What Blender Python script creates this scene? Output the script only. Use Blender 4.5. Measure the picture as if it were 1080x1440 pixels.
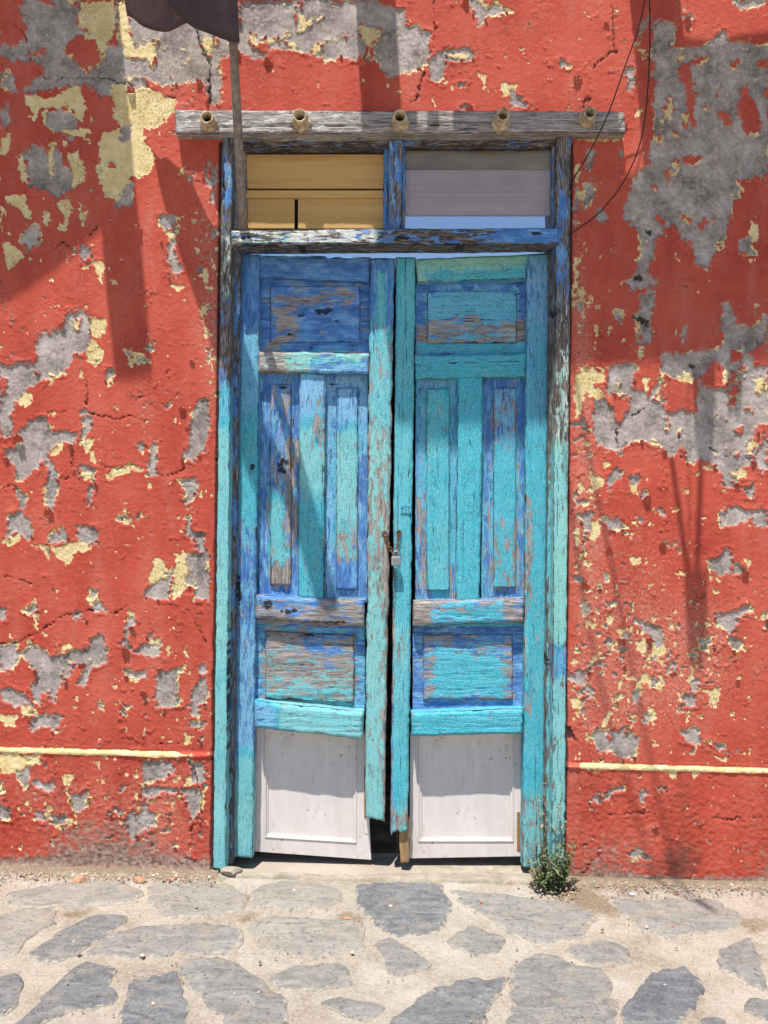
import bpy, math, random
import numpy as np
from mathutils import Vector

random.seed(7)
SC = bpy.context.scene
for o in list(bpy.data.objects):
    bpy.data.objects.remove(o)

# ------------------------------------------------------------------ camera, sky, sun, exposure
F = 1082.0                      # focal length in photo pixels (1080 x 1440)
D = F / 350.0                   # distance of the lens from the facade, 350 px per metre there
EYE = 1.5
cam = bpy.data.cameras.new('camera')
cam.sensor_fit = 'VERTICAL'
cam.sensor_height = 36.0
cam.lens = 36.0 * F / 1440.0
cam.clip_start = 0.02
cam.clip_end = 500
camo = bpy.data.objects.new('camera', cam)
camo.location = (0, -D, EYE)
camo.rotation_euler = (math.radians(90), 0, 0)
SC.collection.objects.link(camo)
SC.camera = camo

SX, SY = 0.115, 0.35            # sun travel per metre of fall: to the right, towards the wall
sun_dir = Vector((SX, SY, -1)).normalized()
elev = math.asin(-sun_dir.z)
world = bpy.data.worlds.new('World')
SC.world = world
world.use_nodes = True
wn = world.node_tree
bg = wn.nodes['Background']
sky = wn.nodes.new('ShaderNodeTexSky')
sky.sky_type = 'NISHITA'
sky.sun_disc = False
sky.sun_elevation = elev
sky.sun_rotation = math.atan2(-sun_dir.x, -sun_dir.y)
sky.altitude = 100
sky.air_density = 1.0
sky.dust_density = 0.1
sky.ozone_density = 3.0
wn.links.new(sky.outputs[0], bg.inputs[0])
bg.inputs[1].default_value = 0.10
sun = bpy.data.lights.new('sun', 'SUN')
sun.energy = 5.0
sun.angle = math.radians(0.53)
sun.color = (1.0, 0.955, 0.89)
suno = bpy.data.objects.new('sun', sun)
suno.rotation_euler = sun_dir.to_track_quat('-Z', 'Y').to_euler()
suno.location = (-1, -4, 9)
SC.collection.objects.link(suno)
SC.view_settings.view_transform = 'Standard'
SC.view_settings.look = 'None'
SC.view_settings.exposure = 0.62
SC.view_settings.gamma = 1.0
SC.cycles.max_bounces = 3
SC.cycles.use_denoising = True
SC.cycles.use_adaptive_sampling = True
SC.cycles.adaptive_threshold = 0.04

# ------------------------------------------------------------------ helpers
COL = SC.collection


def P(px, py, y=0.0):
    """photo pixel -> point on the plane at depth y behind the facade"""
    k = (D + y) / F
    return ((px - 540.0) * k, y, EYE - (py - 720.0) * k)


GA, GB = 0.038, -0.0205         # ground height at the wall: GA + GB * x


def gz(x):
    return GA + GB * x


def G(px, py, up=0.0):
    vx, vy = (px - 540.0) / F, (py - 720.0) / F
    t = (EYE - GA) / (vy + GB * vx)
    x = t * vx
    return (x, t - D, gz(x) + up)


_rng = np.random.RandomState(11)
_LAT = [_rng.rand(256, 256) for _ in range(12)]


def vn(x, y, seed=0):
    L = _LAT[seed % 12]
    x = x + seed * 37.17
    y = y + seed * 11.73
    xi = np.floor(x).astype(np.int64)
    yi = np.floor(y).astype(np.int64)
    fx = x - xi
    fy = y - yi
    fx = fx * fx * (3 - 2 * fx)
    fy = fy * fy * (3 - 2 * fy)
    x0, x1, y0, y1 = xi & 255, (xi + 1) & 255, yi & 255, (yi + 1) & 255
    return (L[x0, y0] * (1 - fx) + L[x1, y0] * fx) * (1 - fy) + (L[x0, y1] * (1 - fx) + L[x1, y1] * fx) * fy


def fbm(x, y, octv=4, seed=0, gain=0.5):
    a, s, t = 1.0, 0.0, 0.0
    for i in range(octv):
        s = s + a * vn(x, y, seed + i)
        t += a
        a *= gain
        x = x * 2.03
        y = y * 2.03
    return s / t


def cell(x, y, seed=0):
    """random value of the nearest jittered lattice point: angular chips"""
    L, JX, JY = _LAT[seed % 12], _LAT[(seed + 4) % 12], _LAT[(seed + 7) % 12]
    xi, yi = np.floor(x).astype(np.int64), np.floor(y).astype(np.int64)
    best = np.full(x.shape, 9.0)
    val = np.zeros(x.shape)
    for i in (-1, 0, 1):
        for j in (-1, 0, 1):
            a, b = (xi + i) & 255, (yi + j) & 255
            d = (xi + i + JX[a, b] - x) ** 2 + (yi + j + JY[a, b] - y) ** 2
            m = d < best
            best = np.where(m, d, best)
            val = np.where(m, L[a, b], val)
    return val


def sst(a, b, x):
    t = np.clip((x - a) / (b - a), 0, 1)
    return t * t * (3 - 2 * t)


def root_loc(o):
    while o.parent:
        o = o.parent
    return o.location


def thing(name, label, cat, loc=(0, 0, 0), group=None):
    o = bpy.data.objects.new(name, None)
    o.empty_display_size = 0.05
    o.location = loc
    COL.objects.link(o)
    return tag(o, label, cat, group)


def tag(o, label=None, cat=None, group=None, kind=None):
    if label:
        o['label'] = label
    if cat:
        o['category'] = cat
    if group:
        o['group'] = group
    if kind:
        o['kind'] = kind
    return o


def mesh(name, verts, faces, mat, parent=None, smooth=False, attrs=None, loc=None):
    v = np.asarray(verts, dtype=np.float64).reshape(-1, 3)
    if parent is not None:
        v = v - np.array(root_loc(parent))
    elif loc is not None:
        v = v - np.array(loc)
    me = bpy.data.meshes.new(name)
    if isinstance(faces, np.ndarray):
        n = faces.shape[1]
        me.vertices.add(len(v))
        me.vertices.foreach_set('co', v.astype(np.float32).ravel())
        me.loops.add(faces.size)
        me.loops.foreach_set('vertex_index', faces.astype(np.int32).ravel())
        me.polygons.add(len(faces))
        me.polygons.foreach_set('loop_start', np.arange(0, faces.size, n, dtype=np.int32))
        me.polygons.foreach_set('loop_total', np.full(len(faces), n, dtype=np.int32))
        me.update(calc_edges=True)
    else:
        me.from_pydata([tuple(p) for p in v], [], faces)
        me.update()
    if attrs:
        for k, a in attrs.items():
            at = me.attributes.new(k, 'FLOAT', 'POINT')
            at.data.foreach_set('value', np.asarray(a, dtype=np.float32).ravel())
    me.validate()
    if smooth:
        me.polygons.foreach_set('use_smooth', np.ones(len(me.polygons), dtype=bool))
    for m in (mat if isinstance(mat, (list, tuple)) else [mat]):
        me.materials.append(m)
    o = bpy.data.objects.new(name, me)
    COL.objects.link(o)
    if parent is not None:
        o.parent = parent
    elif loc is not None:
        o.location = loc
    return o


def grid_faces(nr, nc, off=0, keep=None):
    i = np.arange(nr - 1)[:, None] * nc + np.arange(nc - 1)[None, :]
    # rows go down, columns go right; seen from -y this winding faces the camera
    f = np.stack([i, i + nc, i + nc + 1, i + 1], -1).reshape(-1, 4) + off
    if keep is not None:
        f = f[keep.reshape(-1)]
    return f


class MB:
    """collects simple solids into one mesh"""
    def __init__(s):
        s.v, s.f = [], []

    def add(s, v, f):
        b = len(s.v)
        s.v += [tuple(p) for p in v]
        s.f += [tuple(i + b for i in q) for q in f]
        return s

    def box(s, x0, x1, y0, y1, z0, z1):
        v = [(x0, y0, z0), (x1, y0, z0), (x1, y1, z0), (x0, y1, z0), (x0, y0, z1), (x1, y0, z1), (x1, y1, z1), (x0, y1, z1)]
        return s.add(v, [(0, 3, 2, 1), (4, 5, 6, 7), (0, 1, 5, 4), (1, 2, 6, 5), (2, 3, 7, 6), (3, 0, 4, 7)])

    def tube(s, pts, rad, n=8, caps=True):
        pts = [Vector(p) for p in pts]
        rad = rad if isinstance(rad, (list, tuple)) else [rad] * len(pts)
        rings, up = [], None
        for i, p in enumerate(pts):
            t = (pts[min(i + 1, len(pts) - 1)] - pts[max(i - 1, 0)]).normalized()
            if up is None:
                up = Vector((0, 0, 1)) if abs(t.z) < 0.9 else Vector((1, 0, 0))
            a = t.cross(up).normalized()
            up = a.cross(t).normalized()
            rings.append([p + (a * math.cos(q) + up * math.sin(q)) * rad[i] for q in [2 * math.pi * k / n for k in range(n)]])
        v = [q for r in rings for q in r]
        f = []
        for i in range(len(pts) - 1):
            for k in range(n):
                f.append((i * n + k, i * n + (k + 1) % n, (i + 1) * n + (k + 1) % n, (i + 1) * n + k))
        if caps:
            f.append(tuple(range(n))[::-1])
            f.append(tuple((len(pts) - 1) * n + k for k in range(n)))
        return s.add(v, f)

    def build(s, name, mat, parent=None, smooth=False, loc=None):
        return mesh(name, s.v, s.f, mat, parent, smooth, loc=loc)


# ------------------------------------------------------------------ material helpers
class NT:
    def __init__(s, name):
        s.m = bpy.data.materials.new(name)
        s.m.use_nodes = True
        s.t = s.m.node_tree
        s.b = s.t.nodes['Principled BSDF']
        s.b.inputs['Roughness'].default_value = 0.8
        s.b.inputs['Specular IOR Level'].default_value = 0.25

    def n(s, kind, **kw):
        nd = s.t.nodes.new(kind)
        for k, v in kw.items():
            setattr(nd, k, v)
        return nd

    def put(s, sock, v):
        if isinstance(v, bpy.types.NodeSocket):
            s.t.links.new(v, sock)
        elif v is not None:
            if sock.type == 'RGBA' and len(v) == 3:
                v = (*v, 1)
            sock.default_value = v

    def attr(s, name):
        return s.n('ShaderNodeAttribute', attribute_name=name).outputs['Fac']

    def math(s, op, a, b=None, c=None, clamp=False):
        nd = s.n('ShaderNodeMath', operation=op, use_clamp=clamp)
        s.put(nd.inputs[0], a)
        if b is not None:
            s.put(nd.inputs[1], b)
        if c is not None:
            s.put(nd.inputs[2], c)
        return nd.outputs[0]

    def ramp01(s, v, a, b, c=0.0, d=1.0):
        nd = s.n('ShaderNodeMapRange')
        s.put(nd.inputs[0], v)
        for i, q in enumerate((a, b, c, d)):
            nd.inputs[1 + i].default_value = q
        return nd.outputs[0]

    def obj(s, scale=(1, 1, 1), loc=(0, 0, 0)):
        tc = s.n('ShaderNodeTexCoord')
        mp = s.n('ShaderNodeMapping')
        mp.inputs['Scale'].default_value = scale
        mp.inputs['Location'].default_value = loc
        s.t.links.new(tc.outputs['Object'], mp.inputs[0])
        return mp.outputs[0]

    def noise(s, vec, scale, detail=4, rough=0.55, dist=0.0):
        nd = s.n('ShaderNodeTexNoise')
        s.put(nd.inputs['Vector'], vec)
        nd.inputs['Scale'].default_value = scale
        nd.inputs['Detail'].default_value = min(detail, 3)
        nd.inputs['Roughness'].default_value = rough
        nd.inputs['Distortion'].default_value = dist
        return nd.outputs['Fac']

    def mix(s, f, a, b, blend='MIX'):
        nd = s.n('ShaderNodeMix', data_type='RGBA', blend_type=blend)
        s.put(nd.inputs[0], f)
        s.put(nd.inputs[6], a)
        s.put(nd.inputs[7], b)
        return nd.outputs[2]

    def cramp(s, f, stops):
        nd = s.n('ShaderNodeValToRGB')
        s.put(nd.inputs[0], f)
        el = nd.color_ramp.elements
        while len(el) < len(stops):
            el.new(0.5)
        for e, (p, c) in zip(el, stops):
            e.position = p
            e.color = (*c, 1)
        return nd.outputs[0]

    def bump(s, h, strength, dist, prev=None):
        nd = s.n('ShaderNodeBump')
        nd.inputs['Strength'].default_value = strength
        nd.inputs['Distance'].default_value = dist
        s.put(nd.inputs['Height'], h)
        if prev is not None:
            s.put(nd.inputs['Normal'], prev)
        return nd.outputs[0]

    def out(s, col=None, rough=None, nor=None, metal=None, spec=None):
        s.put(s.b.inputs['Base Color'], col)
        if rough is not None:
            s.put(s.b.inputs['Roughness'], rough)
        if nor is not None:
            s.put(s.b.inputs['Normal'], nor)
        if metal is not None:
            s.put(s.b.inputs['Metallic'], metal)
        if spec is not None:
            s.put(s.b.inputs['Specular IOR Level'], spec)
        return s.m


def mat_wall():
    t = NT('peeling_limewash')
    o = t.obj()
    nf = t.noise(o, 260, 3, 0.6)
    jit = t.math('MULTIPLY', t.math('SUBTRACT', nf, 0.5), 4.5)
    fg = t.math('ADD', t.attr('fg'), jit)
    fy = t.math('ADD', t.attr('fy'), jit)
    mg = t.ramp01(fg, -0.35, 0.35)
    my = t.ramp01(fy, -0.35, 0.35)
    # red top coat: slightly blotchy, faded
    nb = t.noise(o, 3.1, 5, 0.6)
    nm = t.noise(o, 26, 4, 0.6)
    red = t.cramp(nb, [(0.3, (0.39, 0.059, 0.038)), (0.52, (0.46, 0.080, 0.050)), (0.72, (0.51, 0.108, 0.069))])
    red = t.mix(t.ramp01(nm, 0.52, 0.75, 0, 0.30), red, (0.50, 0.135, 0.095))
    red = t.mix(t.ramp01(t.noise(o, 130, 3, 0.7), 0.54, 0.72, 0, 0.45), red, (0.36, 0.050, 0.034))
    red = t.mix(t.ramp01(t.noise(t.obj((1, 1, .35)), 11, 4, 0.65), 0.54, 0.74, 0, 0.40), red, (0.47, 0.17, 0.13))
    yel = t.cramp(t.noise(o, 20, 3, 0.6), [(0.3, (0.58, 0.43, 0.18)), (0.6, (0.70, 0.57, 0.30)), (0.8, (0.75, 0.65, 0.42))])
    vo = t.n('ShaderNodeTexVoronoi', feature='DISTANCE_TO_EDGE')
    vo.inputs['Scale'].default_value = 62
    wv = t.n('ShaderNodeVectorMath', operation='ADD')
    nz = t.n('ShaderNodeTexNoise')
    nz.inputs['Scale'].default_value = 40
    t.put(nz.inputs['Vector'], o)
    sc_ = t.n('ShaderNodeVectorMath', operation='SCALE')
    sc_.inputs['Scale'].default_value = 0.03
    t.put(sc_.inputs[0], nz.outputs['Color'])
    t.put(wv.inputs[0], o)
    t.put(wv.inputs[1], sc_.outputs[0])
    t.put(vo.inputs['Vector'], wv.outputs[0])
    craze = t.math('MULTIPLY', t.ramp01(vo.outputs['Distance'], 0.02, 0.07, 1, 0), t.ramp01(nb, 0.42, 0.56))
    yel = t.mix(t.math('MULTIPLY', craze, 0.7), yel, (0.20, 0.14, 0.07))
    v2 = t.n('ShaderNodeTexVoronoi', feature='DISTANCE_TO_EDGE')
    v2.inputs['Scale'].default_value = 9
    s2 = t.n('ShaderNodeVectorMath', operation='SCALE')
    s2.inputs['Scale'].default_value = 0.16
    w2 = t.n('ShaderNodeVectorMath', operation='ADD')
    n2 = t.n('ShaderNodeTexNoise')
    n2.inputs['Scale'].default_value = 11
    n2.inputs['Detail'].default_value = 2
    t.put(n2.inputs['Vector'], o)
    t.put(s2.inputs[0], n2.outputs['Color'])
    t.put(w2.inputs[0], o)
    t.put(w2.inputs[1], s2.outputs[0])
    t.put(v2.inputs['Vector'], w2.outputs[0])
    hair = t.math('MULTIPLY', t.ramp01(v2.outputs['Distance'], 0.004, 0.016, 1, 0), t.ramp01(t.noise(o, 4.3, 3, 0.6), 0.50, 0.60))
    red = t.mix(t.math('MULTIPLY', hair, 0.65), red, (0.12, 0.03, 0.022))
    gv = t.math('ADD', t.math('MULTIPLY', t.noise(o, 9, 4, 0.7), 0.68), t.math('MULTIPLY', t.noise(o, 110, 3, 0.75), 0.32))
    grey = t.cramp(gv, [(0.34, (0.12, 0.10, 0.09)), (0.44, (0.25, 0.213, 0.19)), (0.53, (0.365, 0.312, 0.28)), (0.66, (0.53, 0.465, 0.425))])
    grey = t.mix(t.ramp01(t.noise(o, 330, 2, 0.5), 0.6, 0.7, 0, 0.55), grey, (0.12, 0.10, 0.09))
    grey = t.mix(t.ramp01(t.noise(o, 17, 3, 0.5), 0.62, 0.70, 0, 0.5), grey, (0.52, 0.46, 0.42))
    sn = t.noise(o, 95, 3, 0.75)
    near = t.math('MAXIMUM', t.ramp01(t.attr('fg'), -8.0, -0.5, 0, 0.62), t.attr('scuff'))
    sc1 = t.math('ADD', near, t.math('MULTIPLY', t.math('SUBTRACT', sn, 0.5), 2.2))
    red = t.mix(t.ramp01(sc1, 0.42, 0.85, 0, 0.62), red, (0.50, 0.27, 0.205))
    fade = t.noise(t.obj((1, 1, .22), (5, 0, 2)), 5.5, 3, 0.65)
    red = t.mix(t.ramp01(fade, 0.52, 0.72, 0, 0.38), red, (0.52, 0.165, 0.115))
    red = t.mix(t.ramp01(fade, 0.47, 0.30, 0, 0.45), red, (0.30, 0.042, 0.028))
    gs_ = t.ramp01(t.noise(o, 48, 3, 0.75), 0.55, 0.70, 0, 0.6)
    grey = t.mix(gs_, grey, (0.58, 0.47, 0.40))
    col = t.mix(my, red, yel)
    col = t.mix(mg, col, grey)
    # earth splashed up from the pavement
    dn = t.math('ADD', t.attr('dirt'), t.math('MULTIPLY', t.math('SUBTRACT', t.noise(o, 45, 5, 0.7), 0.5), 1.6))
    soil = t.cramp(t.noise(o, 60, 4, 0.7), [(0.3, (0.11, 0.085, 0.065)), (0.5, (0.24, 0.195, 0.155)), (0.7, (0.38, 0.33, 0.28))])
    col = t.mix(t.ramp01(dn, 0.35, 0.75, 0, 0.85), col, soil)
    st = t.math('ADD', t.attr('stain'), t.math('MULTIPLY', t.math('SUBTRACT', t.noise(o, 30, 5, 0.7), 0.5), 0.9))
    col = t.mix(t.ramp01(st, 0.3, 0.9, 0, 0.8), col, (0.10, 0.045, 0.030))
    ck = t.math('ADD', t.attr('crack'), t.math('MULTIPLY', jit, 0.25))
    col = t.mix(t.ramp01(ck, 0.0, 0.8, 0, 0.92), col, (0.035, 0.024, 0.02))
    grit = t.math('ADD', t.math('MULTIPLY', t.noise(o, 420, 2, 0.6), t.ramp01(mg, 0, 1, 0.35, 1.0)), t.math('MULTIPLY', t.noise(o, 120, 3, 0.6), 0.8))
    lay = t.math('ADD', t.math('MULTIPLY', mg, -0.7), t.math('MULTIPLY', my, -0.45))
    nor = t.bump(grit, 0.7, 0.0025)
    nor = t.bump(lay, 0.9, 0.002, nor)
    return t.out(col, t.ramp01(mg, 0, 1, 0.75, 0.95), nor, spec=0.12)


def mat_wood(name, grain, bare=((0.055, 0.046, 0.042), (0.235, 0.20, 0.178), (0.43, 0.375, 0.335))):
    """grey weathered timber under a blue and a turquoise coat, coverage from vertex fields"""
    t = NT(name)
    gs = (1, 1, 0.07) if grain == 'V' else (0.07, 1, 1)
    gm = (1, 1, 0.30) if grain == 'V' else (0.30, 1, 1)
    og = t.obj(gs)
    om = t.obj(gm)
    o = t.obj()
    g1 = t.noise(og, 190, 5, 0.65, 0.3)
    g2 = t.noise(og, 60, 4, 0.6, 0.6)
    gsum = t.math('ADD', t.math('MULTIPLY', g1, 0.6), t.math('MULTIPLY', g2, 0.4))
    wood = t.cramp(gsum, [(0.34, bare[0]), (0.47, bare[1]), (0.62, bare[2])])
    wood = t.mix(t.ramp01(t.noise(o, 9, 2), 0.5, 0.75, 0, 0.22), wood, (0.30, 0.185, 0.12))
    wood = t.mix(t.ramp01(t.noise(og, 330, 2, 0.6), 0.50, 0.68, 0, 0.6), wood, (0.54, 0.49, 0.45))
    chip = t.math('ADD', t.math('MULTIPLY', t.noise(om, 48, 5, 0.72, 0.3), 0.60), t.math('MULTIPLY', g1, 0.40))
    chip = t.ramp01(chip, 0.34, 0.66)
    chip2 = t.math('ADD', t.math('MULTIPLY', t.noise(t.obj(gm, (3.1, 1.7, 5.3)), 40, 5, 0.72, 0.3), 0.62), t.math('MULTIPLY', g1, 0.38))
    chip2 = t.ramp01(chip2, 0.34, 0.66)
    mt = t.ramp01(t.math('SUBTRACT', t.attr('ct'), chip), -0.03, 0.03)
    mb = t.ramp01(t.math('SUBTRACT', t.attr('cb'), chip2), -0.03, 0.03)
    tn = t.math('ADD', t.math('MULTIPLY', t.attr('tint'), 0.5), t.math('MULTIPLY', t.math('SUBTRACT', t.noise(om, 12, 4, 0.6), 0.5), 0.16))
    top = t.cramp(tn, [(0.0, (0.21, 0.44, 0.70)), (0.16, (0.13, 0.43, 0.64)), (0.30, (0.032, 0.42, 0.53)), (0.42, (0.20, 0.54, 0.545)),
                       (0.54, (0.24, 0.56, 0.46)), (0.76, (0.66, 0.63, 0.58))])
    fine = t.noise(t.obj((1, 1, .55) if grain == 'V' else (.55, 1, 1), (2, 9, 4)), 260, 2, 0.75)
    top = t.mix(t.ramp01(fine, 0.48, 0.70, 0, 0.7), top, t.mix(0.5, top, (0.62, 0.71, 0.70)))
    top = t.mix(t.ramp01(fine, 0.46, 0.30, 0, 0.55), top, t.mix(0.55, top, (0.02, 0.12, 0.20)))
    blue = t.cramp(t.noise(om, 34, 4, 0.7), [(0.3, (0.045, 0.13, 0.38)), (0.5, (0.085, 0.235, 0.54)), (0.7, (0.18, 0.40, 0.69))])
    col = t.mix(mb, wood, blue)
    col = t.mix(mt, col, top)
    # fine checks through the paint and black mildew specks, plus painted shade along board edges
    ridge = t.math('ABSOLUTE', t.math('SUBTRACT', t.noise(t.obj(gs, (7, 2, 1)), 170, 2, 0.5, 0.4), 0.5))
    gate = t.ramp01(t.noise(o, 17, 3, 0.6), 0.40, 0.58)
    line = t.math('MULTIPLY', t.ramp01(ridge, 0.006, 0.022, 1, 0), gate)
    speck = t.math('MULTIPLY', t.ramp01(t.noise(om, 230, 2, 0.6), 0.64, 0.68), t.ramp01(t.noise(o, 14, 2, 0.6), 0.42, 0.60))
    dk = t.math('MAXIMUM', t.math('MULTIPLY', line, 0.75), t.math('MULTIPLY', speck, 0.8))
    dk = t.math('MAXIMUM', dk, t.ramp01(t.attr('mildew_and_shade'), 0.45, 0.55, 0, 0.95))
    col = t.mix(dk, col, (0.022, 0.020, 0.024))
    paint = t.math('MAXIMUM', mt, t.math('MULTIPLY', mb, 0.6))
    h = t.math('ADD', t.math('MULTIPLY', gsum, 1.3), t.math('MULTIPLY', mt, 0.35))
    h = t.math('ADD', h, t.math('MULTIPLY', t.noise(o, 300, 1, 0.6), 0.9))
    nor = t.bump(h, 1.0, 0.0045)
    return t.out(col, t.ramp01(paint, 0, 1, 0.88, 0.58), nor, spec=0.25)


def mat_plain(name, c0, c1, scale=20, rough=0.8, bump=0.3, bscale=120, bd=0.002, stretch=(1, 1, 1), spec=0.25, metal=0.0):
    t = NT(name)
    o = t.obj(stretch)
    n = t.noise(o, scale, 5, 0.62)
    col = t.mix(t.ramp01(n, 0.32, 0.68), c0, c1)
    nor = t.bump(t.noise(o, bscale, 4, 0.6), bump, bd)
    return t.out(col, rough, nor, metal, spec)


def mat_mortar():
    t = NT('lime_mortar')
    o = t.obj()
    a = t.noise(o, 5, 5, 0.65)
    b = t.noise(o, 90, 4, 0.7)
    v = t.math('ADD', t.math('MULTIPLY', a, 0.55), t.math('MULTIPLY', b, 0.45))
    col = t.cramp(v, [(0.32, (0.26, 0.205, 0.155)), (0.44, (0.395, 0.34, 0.275)), (0.55, (0.48, 0.425, 0.35)), (0.7, (0.56, 0.51, 0.44))])
    d = t.math('ADD', t.attr('dirt'), t.math('MULTIPLY', t.math('SUBTRACT', t.noise(o, 30, 5, 0.7), 0.5), 1.5))
    soil = t.cramp(t.noise(o, 150, 4, 0.7), [(0.3, (0.13, 0.09, 0.055)), (0.5, (0.24, 0.18, 0.11)), (0.68, (0.36, 0.30, 0.21))])
    col = t.mix(t.ramp01(d, 0.3, 0.75, 0, 0.85), col, soil)
    col = t.mix(t.ramp01(t.noise(o, 260, 2, 0.6), 0.60, 0.68, 0, 0.6), col, (0.13, 0.105, 0.08))
    col = t.mix(t.ramp01(t.noise(o, 14, 5, 0.75), 0.56, 0.72, 0, 0.5), col, (0.29, 0.215, 0.145))
    nor = t.bump(t.math('ADD', b, t.noise(o, 380, 3, 0.7)), 1.0, 0.005)
    return t.out(col, 0.95, nor, spec=0.1)


def mat_slate():
    t = NT('slate_flagstone')
    o = t.obj()
    tone = t.attr('tone')
    w = t.noise(t.obj((1, 2.2, 1)), 9, 6, 0.65, 1.2)
    dark = t.cramp(w, [(0.32, (0.07, 0.08, 0.092)), (0.5, (0.115, 0.125, 0.138)), (0.68, (0.18, 0.19, 0.195))])
    pale = t.cramp(w, [(0.32, (0.20, 0.188, 0.165)), (0.5, (0.27, 0.252, 0.22)), (0.68, (0.33, 0.31, 0.272))])
    col = t.mix(tone, dark, pale)
    vein = t.math('ABSOLUTE', t.math('SUBTRACT', t.noise(o, 26, 5, 0.6, 1.6), 0.5))
    col = t.mix(t.ramp01(vein, 0.0, 0.018, 0.42, 0), col, (0.36, 0.32, 0.26))
    dust = t.math('ADD', t.attr('rim'), t.math('MULTIPLY', t.math('SUBTRACT', t.noise(o, 38, 5, 0.75), 0.5), 3.2))
    col = t.mix(t.ramp01(dust, 0.50, 0.90, 0, 0.9), col, (0.40, 0.345, 0.27))
    col = t.mix(t.math('MULTIPLY', t.ramp01(t.noise(o, 14, 6, 0.78), 0.53, 0.60, 0, 1.0), t.ramp01(tone, 0, 1, 0.22, 0.6)), col, (0.32, 0.265, 0.20))
    col = t.mix(t.ramp01(t.noise(o, 120, 4, 0.75), 0.55, 0.75, 0, 0.35), col, (0.30, 0.285, 0.26))
    col = t.mix(t.ramp01(t.noise(o, 70, 4, 0.75), 0.46, 0.32, 0, 0.6), col, (0.035, 0.04, 0.05))
    nor = t.bump(t.math('ADD', w, t.math('MULTIPLY', t.noise(o, 160, 4, 0.7), 0.7)), 0.9, 0.006)
    return t.out(col, 0.75, nor, spec=0.3)


def mat_leaf():
    t = NT('weed_leaf')
    o = t.obj()
    col = t.cramp(t.noise(o, 45, 3), [(0.3, (0.05, 0.085, 0.03)), (0.5, (0.11, 0.16, 0.055)), (0.62, (0.19, 0.22, 0.09)), (0.75, (0.27, 0.21, 0.11))])
    return t.out(col, 0.6, spec=0.3)


M = {}
M['wall'] = mat_wall()
M['woodV'] = mat_wood('painted_timber_upright', 'V')
M['woodH'] = mat_wood('painted_timber_level', 'H')
M['beam'] = mat_wood('bleached_timber_level', 'H', ((0.05, 0.042, 0.038), (0.24, 0.21, 0.19), (0.52, 0.48, 0.44)))
M['darkwood'] = mat_wood('dark_painted_timber', 'H', ((0.012, 0.010, 0.009), (0.04, 0.032, 0.027), (0.10, 0.078, 0.062)))  # bare wood much darker than in the door leaves
M['darkwoodV'] = mat_wood('dark_painted_post', 'V', ((0.015, 0.012, 0.011), (0.065, 0.054, 0.048), (0.19, 0.165, 0.145)))  # upright grain, bare wood darker than in the stiles
M['mortar'] = mat_mortar()
M['slate'] = mat_slate()
M['leaf'] = mat_leaf()
M['ply'] = mat_plain('yellowed_plywood', (0.44, 0.255, 0.083), (0.57, 0.345, 0.125), 26, 0.6, 0.2, 120, 0.001, (0.06, 1, 1))
M['pinkboard'] = mat_plain('greyish_pink_board', (0.74, 0.52, 0.42), (0.84, 0.64, 0.53), 22, 0.6, 0.25, 120, 0.001, (0.05, 1, 1))
M['dirtyboard'] = mat_plain('grimy_brown_board', (0.30, 0.20, 0.09), (0.62, 0.42, 0.17), 9, 0.7, 0.3, 100, 0.001, (0.25, 1, 1))
t_ = NT('off_white_board')
o_ = t_.obj()
c_ = t_.mix(t_.ramp01(t_.noise(t_.obj((1, 1, .3)), 14, 5, 0.62), 0.32, 0.68), (0.59, 0.525, 0.495), (0.68, 0.615, 0.585))
c_ = t_.mix(t_.ramp01(t_.noise(t_.obj((1, 1, .22)), 70, 5, 0.7), 0.60, 0.74, 0, 0.5), c_, (0.36, 0.29, 0.24))
c_ = t_.mix(t_.math('MULTIPLY', t_.ramp01(t_.noise(o_, 55, 4, 0.7), 0.62, 0.66), t_.ramp01(t_.noise(o_, 7, 2), 0.48, 0.6)), c_, (0.20, 0.15, 0.12))
c_ = t_.mix(t_.ramp01(t_.noise(o_, 5, 5, 0.7), 0.52, 0.75, 0, 0.5), c_, (0.50, 0.42, 0.36))
M['white'] = t_.out(c_, 0.5, t_.bump(t_.noise(o_, 120, 3, 0.6), 0.15, 0.001))
M['dark'] = mat_plain('gap_dark_timber', (0.012, 0.010, 0.009), (0.05, 0.042, 0.036), 40, 0.9, 0.5, 120, 0.003, (0.2, 1, 1))  # near-black, for the sheets behind the gaps
M['clay'] = mat_plain('stained_cream_pipe', (0.20, 0.13, 0.075), (0.62, 0.51, 0.34), 46, 0.7, 0.6, 160, 0.0015)
M['hole'] = mat_plain('hole_shade', (0.008, 0.007, 0.006), (0.02, 0.017, 0.014), 40, 1.0)  # near-black colour painted in as the shade inside bores and screw holes
M['pole'] = mat_plain('grey_pole_timber', (0.13, 0.105, 0.085), (0.27, 0.225, 0.185), 60, 0.85, 0.5, 150, 0.002, (1, 1, 0.06))
M['flag'] = mat_plain('faded_purple_cloth', (0.10, 0.078, 0.10), (0.15, 0.122, 0.14), 30, 0.9, 0.3, 500, 0.0008)
_f = M['flag'].node_tree
_t = _f.nodes.new('ShaderNodeBsdfTranslucent')
_t.inputs[0].default_value = (0.36, 0.28, 0.25, 1)
_m = _f.nodes.new('ShaderNodeMixShader')
_m.inputs[0].default_value = 0.5
_f.links.new(_f.nodes['Principled BSDF'].outputs[0], _m.inputs[1])
_f.links.new(_t.outputs[0], _m.inputs[2])
_f.links.new(_m.outputs[0], _f.nodes['Material Output'].inputs[0])
M['cable'] = mat_plain('black_rubber', (0.010, 0.010, 0.011), (0.02, 0.02, 0.02), 60, 0.6)
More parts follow.
